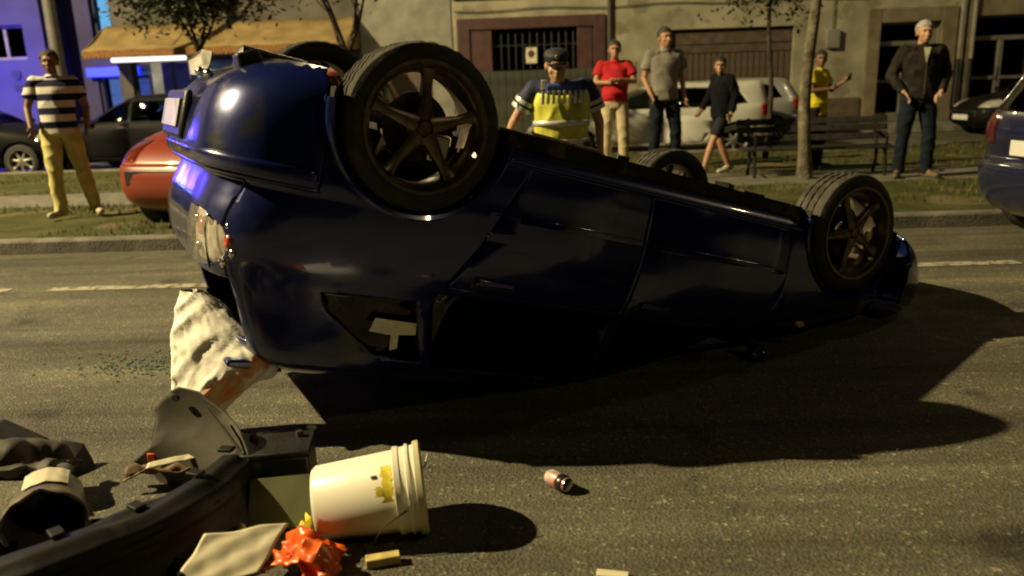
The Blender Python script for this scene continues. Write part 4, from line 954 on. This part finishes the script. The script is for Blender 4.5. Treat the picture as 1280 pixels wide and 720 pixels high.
MB().tube([(0, -.166, 1.3), (0, -.166, .95)], .006, 6).build('zip', CHROME, bpy.data.objects[[o.name for o in bpy.data.objects if o.name.startswith('person')][-1]])
# dark boy walking to the left
person('boy in a dark hoodie and striped shorts walking left', (2.42, 10.35, .12), R_(-68), .84,
       dict(head=(0, -.04, 1.60), elL=(.22, .10, 1.17), wrL=(.22, .02, .93), hdL=(.22, -.02, .85), elR=(-.22, -.06, 1.17), wrR=(-.2, -.2, .98), hdR=(-.2, -.26, .92), knL=(.09, -.20, .52), anL=(.09, -.34, .14), toL=(.09, -.48, .07), knR=(-.09, .06, .49), anR=(-.09, .22, .13), toR=(-.1, .09, .035)),
       skin=SK, hair=HB, top=mat('black_hoodie', (.005, .005, .008), .95, nscale=9), sleeve='long', jacket=True, bottom=mat('dark_shorts', (.015, .015, .02), .8, nscale=9), shorts=True, shoes=SHOEL, turn=.9)
b5 = bpy.data.objects['person.004']
MB().tube([(-.192, .01, .86), (-.188, .045, .72), (-.176, .062, .55)], [.012, .014, .014], 8).build('shorts_stripe', mat('white_stripe', (.6, .6, .58), .8, nscale=9), b5)
# boy in yellow
r, j, H = person('boy in a yellow shirt behind the bench holding a phone', (3.76, 10.75, .12), R_(42), .86,
       dict(elR=(-.24, -.03, 1.17), wrR=(-.10, -.22, 1.19), hdR=(-.02, -.27, 1.24), elL=(.23, -.08, 1.17), wrL=(.14, -.30, 1.28), hdL=(.11, -.38, 1.33)),
       skin=SKD, hair=HB, top=mat('yellow_shirt', (.55, .46, .03), .85, nscale=9, namt=.12), bottom=mat('black_trousers', (.012, .012, .012), .9, nscale=9), turn=-.9, hem=.80)
MB().box(j['hdL'] + Vector((-.01, -.03, .02)), (.07, .012, .13), M=Matrix.Rotation(.5, 3, 'X')).build('phone', BLKP, r, bevel=.004)
# police officer beyond the wreck, leaning over it
VEST = mat('hi_vis_vest', (.66, .64, .10), .5, nscale=9, col2=(.42, .44, .04), bump=.3, bscale=14); NAVY = mat('navy_uniform', (.012, .018, .06), .75, nscale=9); RBL = mat('royal_blue_cloth', (.02, .07, .33), .75, nscale=9)
REF = mat('reflective_tape', (.62, .62, .58), .35, metal=.3, nscale=40, namt=.12)
r, j, H = person('police officer in a yellow reflective vest and dark cap behind the wreck', (.24, 6.25, -.04), R_(6), .99,
       dict(head=(-.05, -.21, 1.52), neck=(-.02, -.11, 1.40), chest=(0, -.05, 1.23), waist=(0, 0, 1.04), shL=(.2, -.05, 1.37), shR=(-.21, -.06, 1.37), elR=(-.36, .0, 1.12), wrR=(-.44, -.2, 1.0), hdR=(-.46, -.28, .97), elL=(.30, -.02, 1.10), wrL=(.29, -.12, .87), hdL=(.28, -.18, .80)),
       skin=SKP, hair=None, top=NAVY, sleeve='short', bottom=NAVY, bulk=1.12, lookdown=.22, turn=-.12, belly=.03, group=None)
v = MB(); qd = [((0, -.01, .95), .195, .155), ((0, -.03, 1.04), .20, .168), ((0, -.05, 1.16), .208, .165), ((0, -.06, 1.27), .212, .158), ((0, -.085, 1.345), .185, .135)]
v.tube([a[0] for a in qd], [a[1] * 1.05 for a in qd], 28, True, ry=[a[2] * 1.05 for a in qd], up=(0, 1, 0))
remeshed(v, 'vest', VEST, r, .011, 2, .008, 7, (1.6, 1, .6))
for z0_, z1_, ee, mm, nm in ((1.085, 1.125, 1.05, REF, 'reflective_band'), (.955, .985, 1.02, REF, 'reflective_band')):
    rr2 = MB(); k = 28; vs = []
    for zz in (z0_, z1_):
        c_ = Vector((0, -.02 - (zz - 1.04) * .25, zz)); 
        for i in range(k): a = 2 * PI * i / k; vs.append((c_.x + math.cos(a) * .221, c_.y - .012 + math.sin(a) * .183, zz))
    rr2.add(vs, [(i, (i + 1) % k, (i + 1) % k + k, i + k) for i in range(k)]); o = rr2.build(nm, mm, r); md = o.modifiers.new('s', 'SOLIDIFY'); md.thickness = .006
for x in (-.165, -.125, -.085, -.045, -.005, .035, .075, .115, .15):   # reflective teeth along the chest
    MB().prism([(x - .009, 1.25), (x + .011, 1.25), (x + .018, 1.345), (x - .002, 1.345)], -.252, -.228).build('reflective_tooth', REF, r, smooth=0)
for s in (-1,): MB().box((s * .14, -.15, 1.372), (.045, .012, .12), M=Matrix.Rotation(.55, 3, 'X')).build('shoulder_strap', REF, r, bevel=.01)
MB().box((0, -.175, 1.36), (.26, .04, .08), M=Matrix.Rotation(.5, 3, 'X')).build('chest_yoke', RBL, r, bevel=.015)
for s in (1, -1):
    for dz in (0, .05): MB().lathe([(.078, 0), (.080, .012), (.078, .024)], 18, 'z').build('sleeve_band', REF, r); o = bpy.data.objects[-1]
bands = [o for o in r.children if o.name.startswith('sleeve_band')]
for o, (a, bq, t) in zip(bands, (('shL', 'elL', .38), ('shL', 'elL', .55), ('shR', 'elR', .35), ('shR', 'elR', .52))):
    d = (j[bq] - j[a]).normalized(); o.location = j[a].lerp(j[bq], t); o.rotation_mode = 'QUATERNION'; o.rotation_quaternion = Vector((0, 0, 1)).rotation_difference(d); o.scale = (1.06, 1.06, 1.3)
MB().tube([(0, -.0, .88), (0, 0, .95)], .175, 24, ry=[.14, .14], up=(0, 1, 0)).build('blue_shirt_hem', RBL, r)
MB().box((.17, -.1, .9), (.08, .05, .12)).build('radio', BLKP, r, bevel=.01)
cp = MB(); hM = Matrix.Rotation(-.12, 3, 'Z') @ Matrix.Rotation(.22, 3, 'X')
cp.ell(H(0, .012, .078), (.095, .115, .05), 24, 10, hM); cp.ell(H(0, .008, .055), (.086, .106, .035), 24, 8, hM)
cap = remeshed(cp, 'cap', mat('cap_cloth', (.012, .014, .025), .7, nscale=9), r, .008, 2)
vz = MB(); pts = []
for i in range(11):
    a = PI + PI * i / 10; pts.append((math.cos(a) * .084, math.sin(a) * .10 - .0, .04)); 
for i in range(11):
    a = 2 * PI - PI * i / 10; pts.append((math.cos(a) * .078, math.sin(a) * .155, .022))
vz.add([H(*p) for p in pts], [tuple(range(22))]); o = vz.build('cap_peak', BLKP, cap, smooth=0); md = o.modifiers.new('s', 'SOLIDIFY'); md.thickness = .006
MB().ell(H(0, -.105, .085), (.014, .008, .018), 10, 8).build('cap_badge', mat('brass_badge', (.6, .5, .3), .3, metal=1, nscale=9), cap)

# ------------------------------------------------------------------ bench

bn = empty('park_bench', (3.56, 10.15, .09), R_(-3), 'long dark slatted bench under the mottled tree', 'bench'); bn.scale = (1, 1, .84)
for i, (y, z) in enumerate(((-.16, .43), (-.03, .425), (.10, .43))): MB().box((0, y, z), (1.86, .105, .035)).build('seat_slat', SLATM, bn, bevel=.006)
for i, (y, z) in enumerate(((.20, .56), (.235, .69), (.265, .80))): MB().box((0, y, z), (1.86, .03, .095), M=Matrix.Rotation(-.22, 3, 'X')).build('back_slat', SLATM, bn, bevel=.006)
for x in (-.78, .78):
    l = MB(); l.tube([(x, -.2, 0), (x, -.17, .2), (x, -.15, .41)], .022, 8); l.tube([(x, .22, 0), (x, .13, .22), (x, .14, .42), (x, .22, .6), (x, .29, .86)], .022, 8); l.tube([(x, -.17, .4), (x, .14, .4)], .02, 8); l.tube([(x, -.19, .15), (x, .17, .15)], .014, 8)
    l.tube([(x, -.16, .41), (x, -.2, .58), (x, -.1, .63), (x, .22, .62)], .018, 8); l.build('leg', IRON, bn)
MB().box((0, .0, .15), (1.56, .02, .03)).build('stretcher', IRON, bn)

# ================================================================== DEBRIS IN THE FOREGROUND
def cloth(name, m, pts, thick=.004, sub_=2, parent=None, amp=0, sc=8):
    """pts: rows of points -> subdivided creased sheet"""
    nr, nc = len(pts), len(pts[0]); mb = MB().add([p for r_ in pts for p in r_], [(r_ * nc + c, r_ * nc + c + 1, (r_ + 1) * nc + c + 1, (r_ + 1) * nc + c) for r_ in range(nr - 1) for c in range(nc - 1)])
    me = mb.mesh(name); bmx = bmesh.new(); bmx.from_mesh(me); bmesh.ops.subdivide_edges(bmx, edges=bmx.edges, cuts=7, use_grid_fill=True, smooth=1.0)
    bmx.normal_update()
    for v in bmx.verts:
        f = 1 - abs(mnoise.noise(v.co * sc)) * 2.2; v.co += v.normal * amp * (f + .4 * (1 - abs(mnoise.noise(v.co * sc * 2.3)) * 2))
    bmx.to_mesh(me); bmx.free(); me.materials.append(m); o = link(name, me, parent, 60)
    if thick: s = o.modifiers.new('s', 'SOLIDIFY'); s.thickness = thick
    return o
# --- bucket on its side
bd = Vector((.40, .035, .0)).normalized()
BKT = mat('white_bucket_plastic', (.82, .79, .66), .38, nscale=3, namt=.06, wear=.66, wcol=(.45, .36, .12), wscale=6)
bk = empty('bucket', (-.695, 2.225, .0), 0, 'white plastic paint bucket lying on its side with yellow smears', 'bucket')
ang = math.atan2(.07, .40)
rb_, rt_, Lb = .112, .132, .335
M_ = Matrix.Rotation(ang, 4, 'Z') @ Matrix.Rotation(R_(-3), 4, 'Y')
def bl(prof, n=64):
    # lathe about local x
    mb = MB(); mb.lathe(prof, n, 'z'); mb.v = [(M_.to_3x3() @ Vector((v[2], v[0], v[1]))) + Vector((0, 0, rb_ + .006)) for v in mb.v]; return mb
bl([(0, 0), (rb_ * .9, .0), (rb_, .012), (rb_ + (rt_ - rb_) * .75, Lb * .74), (rb_ + (rt_ - rb_) * .78, Lb * .745)]).build('pail', BKT, bk, smooth=40)
bl([(rt_ - .005, Lb * .745), (rt_ + .005, Lb * .75), (rt_ + .004, Lb * .80), (rt_ + .001, Lb * .80), (rt_ + .001, Lb * .86), (rt_ + .008, Lb * .865), (rt_ + .008, Lb * .89), (rt_ + .002, Lb * .895), (rt_ + .002, Lb * .935), (rt_ + .010, Lb * .94), (rt_ + .010, Lb * .99), (rt_ - .004, Lb)]).build('collar', BKT, bk, smooth=30)
bl([(rt_ + .013, Lb * .945), (rt_ + .014, Lb * .995), (rt_ + .004, Lb * 1.01), (rt_ - .012, Lb * 1.005), (rt_ - .016, Lb * .985), (0, Lb * .985)]).build('lid', mat('cream_lid_plastic', (.6, .54, .36), .4, nscale=6, namt=.15), bk, smooth=30)
# label print: band of yellow and red, wrapped flush on the wall
def wrap(x0, x1, a0, a1, m, name, off=.0015, wav=0):
    mb = MB(); n = 24; vs = []; 
    for q in range(2):
        for i in range(n + 1):
            a = a0 + (a1 - a0) * i / n; x = (x0, x1)[q] + wav * mnoise.noise(Vector((i * .4, q * 3, x0 * 9))); r_ = rb_ + (rt_ - rb_) * x / Lb + off
            vs.append(M_.to_3x3() @ Vector((x, r_ * math.cos(a), r_ * math.sin(a))) + Vector((0, 0, rb_ + .006)))
    mb.add(vs, [(i, i + 1, i + n + 2, i + n + 1) for i in range(n)]); return mb.build(name, m, bk, smooth=60)
YEL = mat('yellow_paint', (.75, .62, .05), .5, nscale=30, namt=.2); RED = mat('faded_red_print', (.42, .13, .05), .55, nscale=60, col2=(.55, .35, .2))
wrap(Lb * .64, Lb * .735, 2.0, 2.9, YEL, 'label_print', wav=.012); wrap(Lb * .58, Lb * .64, 2.5, 2.75, YEL, 'label_print', .002, .01)
wrap(.03, Lb * .6, 3.95, 4.3, RED, 'label_print', wav=.01)
wrap(Lb * .55, Lb * .60, 2.22, 2.30, BLKP, 'label_mark', .0022)
# wire bail folded back past the lid
hp = [M_.to_3x3() @ Vector((Lb * .84, -.135, .0)) + Vector((0, 0, rb_ + .006)), M_.to_3x3() @ Vector((Lb * .6, -.146, -.03)) + Vector((0, 0, rb_)), M_.to_3x3() @ Vector((Lb * .5, -.13, -.09)) + Vector((0, 0, rb_))]
MB().tube(hp, .0022, 6).build('wire_handle', CHROME, bk)
MB().tube([M_.to_3x3() @ Vector((Lb * .9, -.10, .085)) + Vector((0, 0, rb_)), M_.to_3x3() @ Vector((Lb * 1.04, -.07, .11)) + Vector((0, 0, rb_)), M_.to_3x3() @ Vector((Lb * 1.08, -.05, .14)) + Vector((0, 0, rb_))], .0025, 6).build('seal_strip', mat('cream_lid_plastic', (.6, .54, .36)), bk)
# yellow crumbs by the bucket base
o = cloth('yellow_wrapper', YEL, [[(-.74 + .02 * i, 2.17 + .03 * j_, .02 + .05 * ((i + j_) % 2)) for i in range(2)] for j_ in range(4)], .002, amp=.012, sc=20)
tag(o, 'crumpled bright yellow wrapper touching the bucket base', 'wrapper')
# --- drinks can
cn = empty('drinks_can', (.065, 2.50, .030), R_(-48), 'crushed red and white drinks can alone on the road', 'can')
mb = MB().lathe([(0, -.056), (.026, -.056), (.0325, -.047), (.0325, .035), (.0265, .052), (.0265, .056), (.0, .053)], 32, 'y', mod=lambda i, jn, r: r * (1 - .13 * (jn in (2, 3)) * abs(math.sin(i * .6))))
mb.v = [(v[1], v[0], v[2]) for v in mb.v]; mb.build('can_body', mat('can_print', (.5, .1, .05), .3, metal=.3, nscale=22, col2=(.65, .6, .55), detail=1), cn, smooth=40); cn.scale = (.82, .9, .9)
mb = MB().lathe([(.0, .002), (.024, .002), (.027, .004), (.027, -.002)], 24, 'y', c=(0, .0, 0)); mb.v = [(v[1] + .054, v[0], v[2]) for v in mb.v]; mb.build('can_end', CHROME, cn)
mb = MB().lathe([(.031, 0), (.0328, .004), (.0328, .03), (.031, .034)], 24, 'y'); mb.v = [(v[1] + .01, v[0], v[2]) for v in mb.v]; mb.build('dark_band', mat('can_dark', (.03, .03, .03), .3, metal=.5, nscale=30), cn)
# --- orange bag, paper, small bits
OR = mat('orange_bag_plastic', (.75, .12, .015), .35, nscale=14, namt=.2, coat=.4)
o = cloth('orange_bag', OR, [[(-.79 + .062 * i + .02 * (j_ % 2), 1.99 + .055 * j_ - .015 * i, .012 + .05 * ((i * 2 + j_ * 3) % 4) / 2 * (0 < i < 3)) for i in range(4)] for j_ in range(4)], .002, amp=.022, sc=22)
tag(o, 'crumpled orange plastic bag in front of the bucket', 'bag')
PAP = mat('white_carton', (.62, .57, .42), .6, nscale=6, namt=.1)
o = cloth('carton', PAP, [[(-1.02 + .075 * i + .02 * j_, 1.90 + .04 * j_ + .02 * i, .045 + .03 * j_ + .008 * ((i + j_) % 2)) for i in range(4)] for j_ in range(4)], .004, amp=.004, sc=6)
tag(o, 'torn white carton lying left of the orange bag', 'carton')
o = cloth('paper_sheet', PAP, [[(-1.13 + .08 * i, 2.08 + .05 * j_ + .015 * i, .03 + .015 * ((i * 2 + j_) % 3)) for i in range(3)] for j_ in range(3)], .002, amp=.008, sc=12)
tag(o, 'small folded grey white paper behind the torn carton', 'paper')
wd_ = MB().box((-.465, 2.07, .016), (.10, .035, .028), rz=.25).build('wood_block', mat('pale_wood', (.5, .4, .14), .7, nscale=30, namt=.3), bevel=.003); tag(wd_, 'small pale wood block right of the orange bag', 'wood block')
o = MB().box((.20, 1.99, .006), (.09, .03, .01), rz=-.2).build('paper_scrap', PAP, bevel=.002); tag(o, 'white scrap at the bottom edge of the picture', 'scrap')
o = cloth('crumpled_tissue', mat('greenish_tissue', (.4, .4, .24), .8, nscale=9), [[(-.94 + .028 * i, 2.12 + .03 * j_, .02 + .045 * ((i + j_) % 2)) for i in range(3)] for j_ in range(4)], .003, amp=.018, sc=30)
tag(o, 'crumpled greenish tissue between the black bumper and olive panel', 'tissue')
o = cloth('foil_scrap', CHROME, [[(-1.21 + .05 * i, 2.95 + .02 * j_ + .01 * i, .01 + .012 * ((i + j_) % 2)) for i in range(4)] for j_ in range(2)], .002, amp=.004, sc=30); tag(o, 'thin silvery strip on the asphalt under the hanging sack', 'foil strip')
o = MB().ell((-.93, 3.03, .012), (.022, .014, .012), 12, 8).build('glass_chip', mat('white_chip', (.8, .8, .7), .3, nscale=20)); tag(o, 'single bright white chip near the wreck shadow edge', 'chip')
OLI = mat('olive_plastic', (.07, .075, .028), .5, nscale=9, namt=.25); 
o = MB().box((-.83, 2.30, .08), (.20, .18, .006), M=(Matrix.Rotation(R_(10), 3, 'Z') @ Matrix.Rotation(R_(38), 3, 'X'))).build('olive_panel', OLI, bevel=.002); tag(o, 'square olive plastic panel leaning beside the bucket', 'panel')
bx = empty('black_box', (-.92, 2.56, 0), R_(8), 'black plastic car battery box behind the olive panel', 'box')
MB().box((0, 0, .075), (.25, .17, .15)).build('casing', BLKP, bx, bevel=.012); MB().box((0, 0, .158), (.26, .18, .02)).build('lid', BLKP, bx, bevel=.006)
for x in (-.08, .08): MB().lathe([(0, .02), (.012, .02), (.014, 0)], 14, 'z', c=(x, .04, .168)).build('terminal', RUST, bx)
# --- broken bumper (long black curved piece) lower left
BUM = mat('black_bumper_plastic', (.006, .006, .0065), .6, spec=.3, nscale=9, namt=.5, wear=.62, wcol=(.02, .018, .015), wscale=12)
rows = []
prof = [(-.06, .02), (-.02, .10), (.0, .18), (.0, .24), (.03, .30), (.08, .315), (.12, .30)]
path = [(-1.60, 1.64, -.03), (-1.42, 1.74, -.02), (-1.27, 1.86, -.0), (-1.13, 2.02, .0), (-1.02, 2.20, .02), (-1.0, 2.42, .03)]
for i, (x, y, dz) in enumerate(path):
    a = Vector(path[min(i + 1, 5)][:2]) - Vector(path[max(i - 1, 0)][:2]); a.normalize(); nrm = Vector((a.y, -a.x)); h = .62 + (.03, .04, .05, .03, .0, -.08)[i]
    rows.append([(x + nrm.x * (.05 - p[0]), y + nrm.y * (.05 - p[0]), max(.004, p[1] * h + dz * .5)) for p in prof])
for ri, row in enumerate(rows):
    for ci in (5, 6): row[ci] = (row[ci][0] + .02 * mnoise.noise(Vector((ri, ci, 1.5))), row[ci][1], row[ci][2] + .035 * mnoise.noise(Vector((ri * .9, ci, 4.2))))
o = cloth('broken_bumper', BUM, rows, .006, amp=.0025, sc=7); tag(o, 'long broken black bumper skin curving across the lower left corner', 'bumper')
for k_, (x_, y_, z_) in enumerate([(r_[5][0], r_[5][1], r_[5][2]) for r_ in rows[1:]]): MB().box((x_ - .01, y_ + .02, z_ + .012), (.035, .05, .012), rz=.6 + .2 * k_).build('fixing_tab', BUM, o, bevel=.003)
for k_ in range(3): MB().tube([(rows[k_ + 1][3][0], rows[k_ + 1][3][1] - .008, rows[k_ + 1][3][2]), (rows[k_ + 2][3][0], rows[k_ + 2][3][1] - .01, rows[k_ + 2][3][2])], .005, 6).build('trim_rib', BUM, o)
# torn wheel-arch liner standing up behind it
LIN = mat('grey_olive_liner', (.062, .056, .04), .7, nscale=5, namt=.3, bump=.06, bscale=30)
ol = [(-.16, .0), (-.20, .07), (-.24, .10), (-.185, .17), (-.17, .27), (-.19, .34), (-.15, .40), (-.11, .43), (-.04, .42), (.0, .385), (.06, .34), (.12, .29), (.17, .22), (.19, .14), (.17, .05), (.12, .0)]
lnr = bmesh.new(); base = Vector((-1.21, 2.47, .0)); vs = [lnr.verts.new((x, 0, z)) for x, z in ol]; lnr.faces.new(vs); bmesh.ops.triangulate(lnr, faces=lnr.faces); bmesh.ops.subdivide_edges(lnr, edges=lnr.edges, cuts=5, use_grid_fill=True)
for v in lnr.verts:
    x, z = v.co.x, v.co.z; v.co.y = .10 * math.cos(x * 5.5) + .14 * z - .03 * math.sin(z * 15 + x * 4) * .5 + .012 * mnoise.noise(v.co * 9) ; v.co.y -= .05 * max(0, z - .34) * 8 * .3
me = bpy.data.meshes.new('liner_panel'); lnr.to_mesh(me); lnr.free(); me.materials.append(LIN); o = link('wheel_arch_liner', me, None, 60, loc=base); o.rotation_euler = (R_(-5), 0, R_(-24)); o.scale = (1.22, .8, .84); s = o.modifiers.new('s', 'SOLIDIFY'); s.thickness = .005
tag(o, 'torn grey brown wheel arch liner standing up behind the black bumper', 'wheel arch liner')
MB().tube([(-.11, .11, .385), (-.11, .12, .385)], .014, 12).build('fixing_hole', BLACKI, o)
MB().tube([(.02, .10, .37), (.09, .09, .30), (.15, .085, .22)], .006, 8).build('torn_edge', LIN, o)
# translucent lamp shells / reflector bowl at the far left
GLS = mat('smoky_lamp_shell', (.13, .115, .085), .4, nscale=5, namt=.5, coat=.25)
hl = empty('plastic_tub', (-1.60, 2.34, .0), R_(0), 'smoky grey plastic tub on its side at the left edge', 'tub')
TM = Matrix.Rotation(R_(-62), 3, 'Z') @ Matrix.Rotation(R_(-6), 3, 'Y')
def tb_(prof, n=56, jag=0):
    mb = MB().lathe(prof, n, 'z', mod=(lambda i, jn, r: r * (1 + .05 * mnoise.noise(Vector((i * .25, jn, 3)))))); o_ = []
    for v in mb.v:
        x = v[2] + (jag * mnoise.noise(Vector((math.atan2(v[1], v[0]) * 2.2, 1, 2))) if v[2] > .2 else 0); o_.append(TM @ Vector((x, v[0], v[1] * .9)) + Vector((0, 0, .105)))
    mb.v = o_; return mb
w_ = tb_([(.0, .0), (.085, .0), (.095, .012), (.105, .14), (.112, .26), (.118, .262), (.117, .272), (.108, .268), (.10, .14), (.09, .02), (0, .01)], jag=.03); w_.build('tub_wall', GLS, hl, smooth=50)
o = cloth('label_print', PAP, [[TM @ Vector((.05 + .045 * i, .112 * math.sin(-.5 + .4 * j_), .100 * math.cos(-.5 + .4 * j_))) + Vector((0, 0, .108)) for i in range(4)] for j_ in range(4)], .001, amp=.002, sc=16, parent=hl)
o = cloth('crushed_sheet', mat('grey_brown_sheet', (.05, .045, .035), .7, nscale=5, namt=.4), [[(-1.93 + .09 * i, 2.34 + .08 * j_ + .02 * i, .10 + .07 * ((i + 2 * j_) % 3) / 2 + .03 * (2 - i)) for i in range(4)] for j_ in range(4)], .003, amp=.02, sc=8); tag(o, 'crushed grey brown sheet at the left edge beside the smoky tub', 'sheet')
# jagged black shards of the bumper
rd = random.Random(12)
for k, (x, y, z, sz, lb) in enumerate([(-1.62, 2.02, .10, .13, 'jagged black shard leaning between the smoky tub and the broken bumper'), (-1.36, 2.24, .05, .11, 'black plastic shard right of the smoky tub mouth'), (-1.24, 2.32, .05, .10, 'small black shard at the foot of the wheel arch liner'), (-.96, 2.46, .06, .11, 'black shard lying at the left foot of the battery box'), (-1.84, 2.2, .12, .12, 'black shard at the far left beside the crushed sheet'), (-1.0, 1.93, .05, .07, 'black shard poking out under the torn white carton'), (-1.74, 2.72, .03, .12, 'flat black shard behind the smoky tub')]):
    n = 7; pl_ = [(sz * rd.uniform(.45, 1.1) * math.cos(2 * PI * i / n), sz * rd.uniform(.4, 1.0) * math.sin(2 * PI * i / n)) for i in range(n)]
    mb = MB(); mb.add([(a_, b_, .02 * math.sin(a_ * 20) + .02 * rd.uniform(-1, 1)) for a_, b_ in pl_] + [(0, 0, .025)], [(i, (i + 1) % n, n) for i in range(n)])
    o = mb.build('plastic_shard', BUM, None, 20, loc=(x, y, z)); o.rotation_euler = (rd.uniform(-.7, .7), rd.uniform(-.7, .7), rd.uniform(0, 6)); q_ = o.modifiers.new('s', 'SOLIDIFY'); q_.thickness = .005
    tag(o, lb, 'shard', 'black plastic shards of the bumper')
o = MB().box((-1.98, 2.72, .08), (.2, .14, .16), M=Matrix.Rotation(.5, 3, 'Y')).build('black_duct', BLKP, bevel=.02); tag(o, 'black plastic duct end poking in above the smoky tub', 'duct')
o = cloth('wood_splinter', mat('brown_splinter', (.12, .07, .035), .7, nscale=20, namt=.4), [[(-1.46 + .09 * i, 2.52 + .035 * j_ + .02 * i, .05 + .03 * ((i + j_) % 2)) for i in range(4)] for j_ in range(3)], .006, amp=.012, sc=14); tag(o, 'brown torn trim between plastic tub and wheel arch liner', 'trim')
o = cloth('white_trim', PAP, [[(-1.36 + .07 * i, 2.50 + .025 * j_ + .035 * i, .11 + .01 * j_) for i in range(4)] for j_ in range(2)], .004, amp=.004, sc=14); tag(o, 'thin white trim strip lying behind the black bumper edge', 'trim')
o = MB().box((-1.36, 2.62, .10), (.09, .02, .03), rz=.2).build('red_chip', mat('orange_lens', (.7, .13, .02), .3, nscale=9), bevel=.003); tag(o, 'small orange lens chip beside the white trim strip', 'lens chip')
# --- sack hanging out of the rear window
SACK = mat('white_sack', (.9, .88, .8), .55, nscale=2.2, namt=.08, bump=.1); 
def sack():
    top = WM @ Vector((-.50, .10, 1.02)); rows_ = []
    #  rows down the sack : left edge, right edge (world), depth
    prof_ = [((-1.40, 3.08, .60), (-1.29, 3.04, .60), .02), ((-1.43, 3.07, .52), (-1.17, 3.02, .50), .05), ((-1.45, 3.06, .43), (-1.07, 3.0, .41), .08), ((-1.46, 3.05, .34), (-1.0, 2.97, .33), .09), ((-1.465, 3.04, .26), (-1.10, 2.97, .25), .09), ((-1.47, 3.03, .18), (-1.21, 2.97, .17), .075), ((-1.45, 3.02, .10), (-1.27, 2.97, .10), .055), ((-1.40, 3.0, .04), (-1.29, 2.97, .04), .035), ((-1.37, 3.0, .012), (-1.31, 2.97, .012), .02)]
    n = 20
    for l_, r_, d_ in prof_:
        l_ = Vector(l_); r_ = Vector(r_); c_ = (l_ + r_) / 2; h_ = (r_ - l_) / 2; row = []
        for i in range(n):
            a = 2 * PI * i / n; row.append(c_ + h_ * math.cos(a) + Vector((.05, 1, 0)) * d_ * math.sin(a))
        rows_.append(row + [row[0]])
    return rows_
rw = sack()
o = cloth('hanging_sack', SACK, rw, .0, amp=.006, sc=11)
me = o.data
for v in me.vertices:
    p = v.co; t_ = p.x * .62 - p.z * .78; q_ = p.x * .78 + p.z * .62
    f1 = 1 - 2 * abs(mnoise.noise(Vector((t_ * 13, q_ * 2.6, .3)))); f2 = 1 - 2 * abs(mnoise.noise(Vector((t_ * 27, q_ * 6, 4.1)))); f3 = mnoise.noise(Vector((t_ * 60, q_ * 30, 2)))
    v.co.y -= .013 * f1 + .005 * f2; v.co.x -= .004 * f1; v.co.z = max(v.co.z, .004)
me.materials.append(mat('orange_print', (.95, .33, .11), .55, nscale=26, col2=(.78, .62, .45)))
for f in me.polygons:
    c_ = f.center; d_ = (c_.z - .155) - (c_.x + 1.31) * .66
    if -.02 + .04 * mnoise.noise(c_ * 9) < d_ < .05 + .06 * mnoise.noise(c_ * 7) and c_.x > -1.34 and c_.z > .15: f.material_index = 1
tag(o, 'white sack with orange print hanging from the raised rear window', 'sack')
gl = MB(); rd = random.Random(4)
for k in range(420):
    a = rd.gauss(0, .28); x = -1.95 + rd.gauss(0, .22); y = 3.9 + rd.gauss(0, .09) ; s_ = rd.uniform(.003, .007); gl.box((x, y, s_ * .6), (s_ * 1.6, s_ * 1.4, s_), rz=rd.uniform(0, 3))
for k in range(260):
    x = rd.uniform(-1.6, 1.6); y = rd.uniform(2.1, 5.2); s_ = rd.uniform(.002, .005); gl.box((x, y, s_ * .6), (s_ * 1.6, s_ * 1.4, s_), rz=rd.uniform(0, 3))
o = gl.build('broken_glass', mat('green_glass_crumbs', (.16, .26, .2), .1, coat=1, nscale=60, namt=.3), smooth=0); tag(o, 'greenish crumbs of broken glass on the asphalt', 'broken glass', kind='stuff')
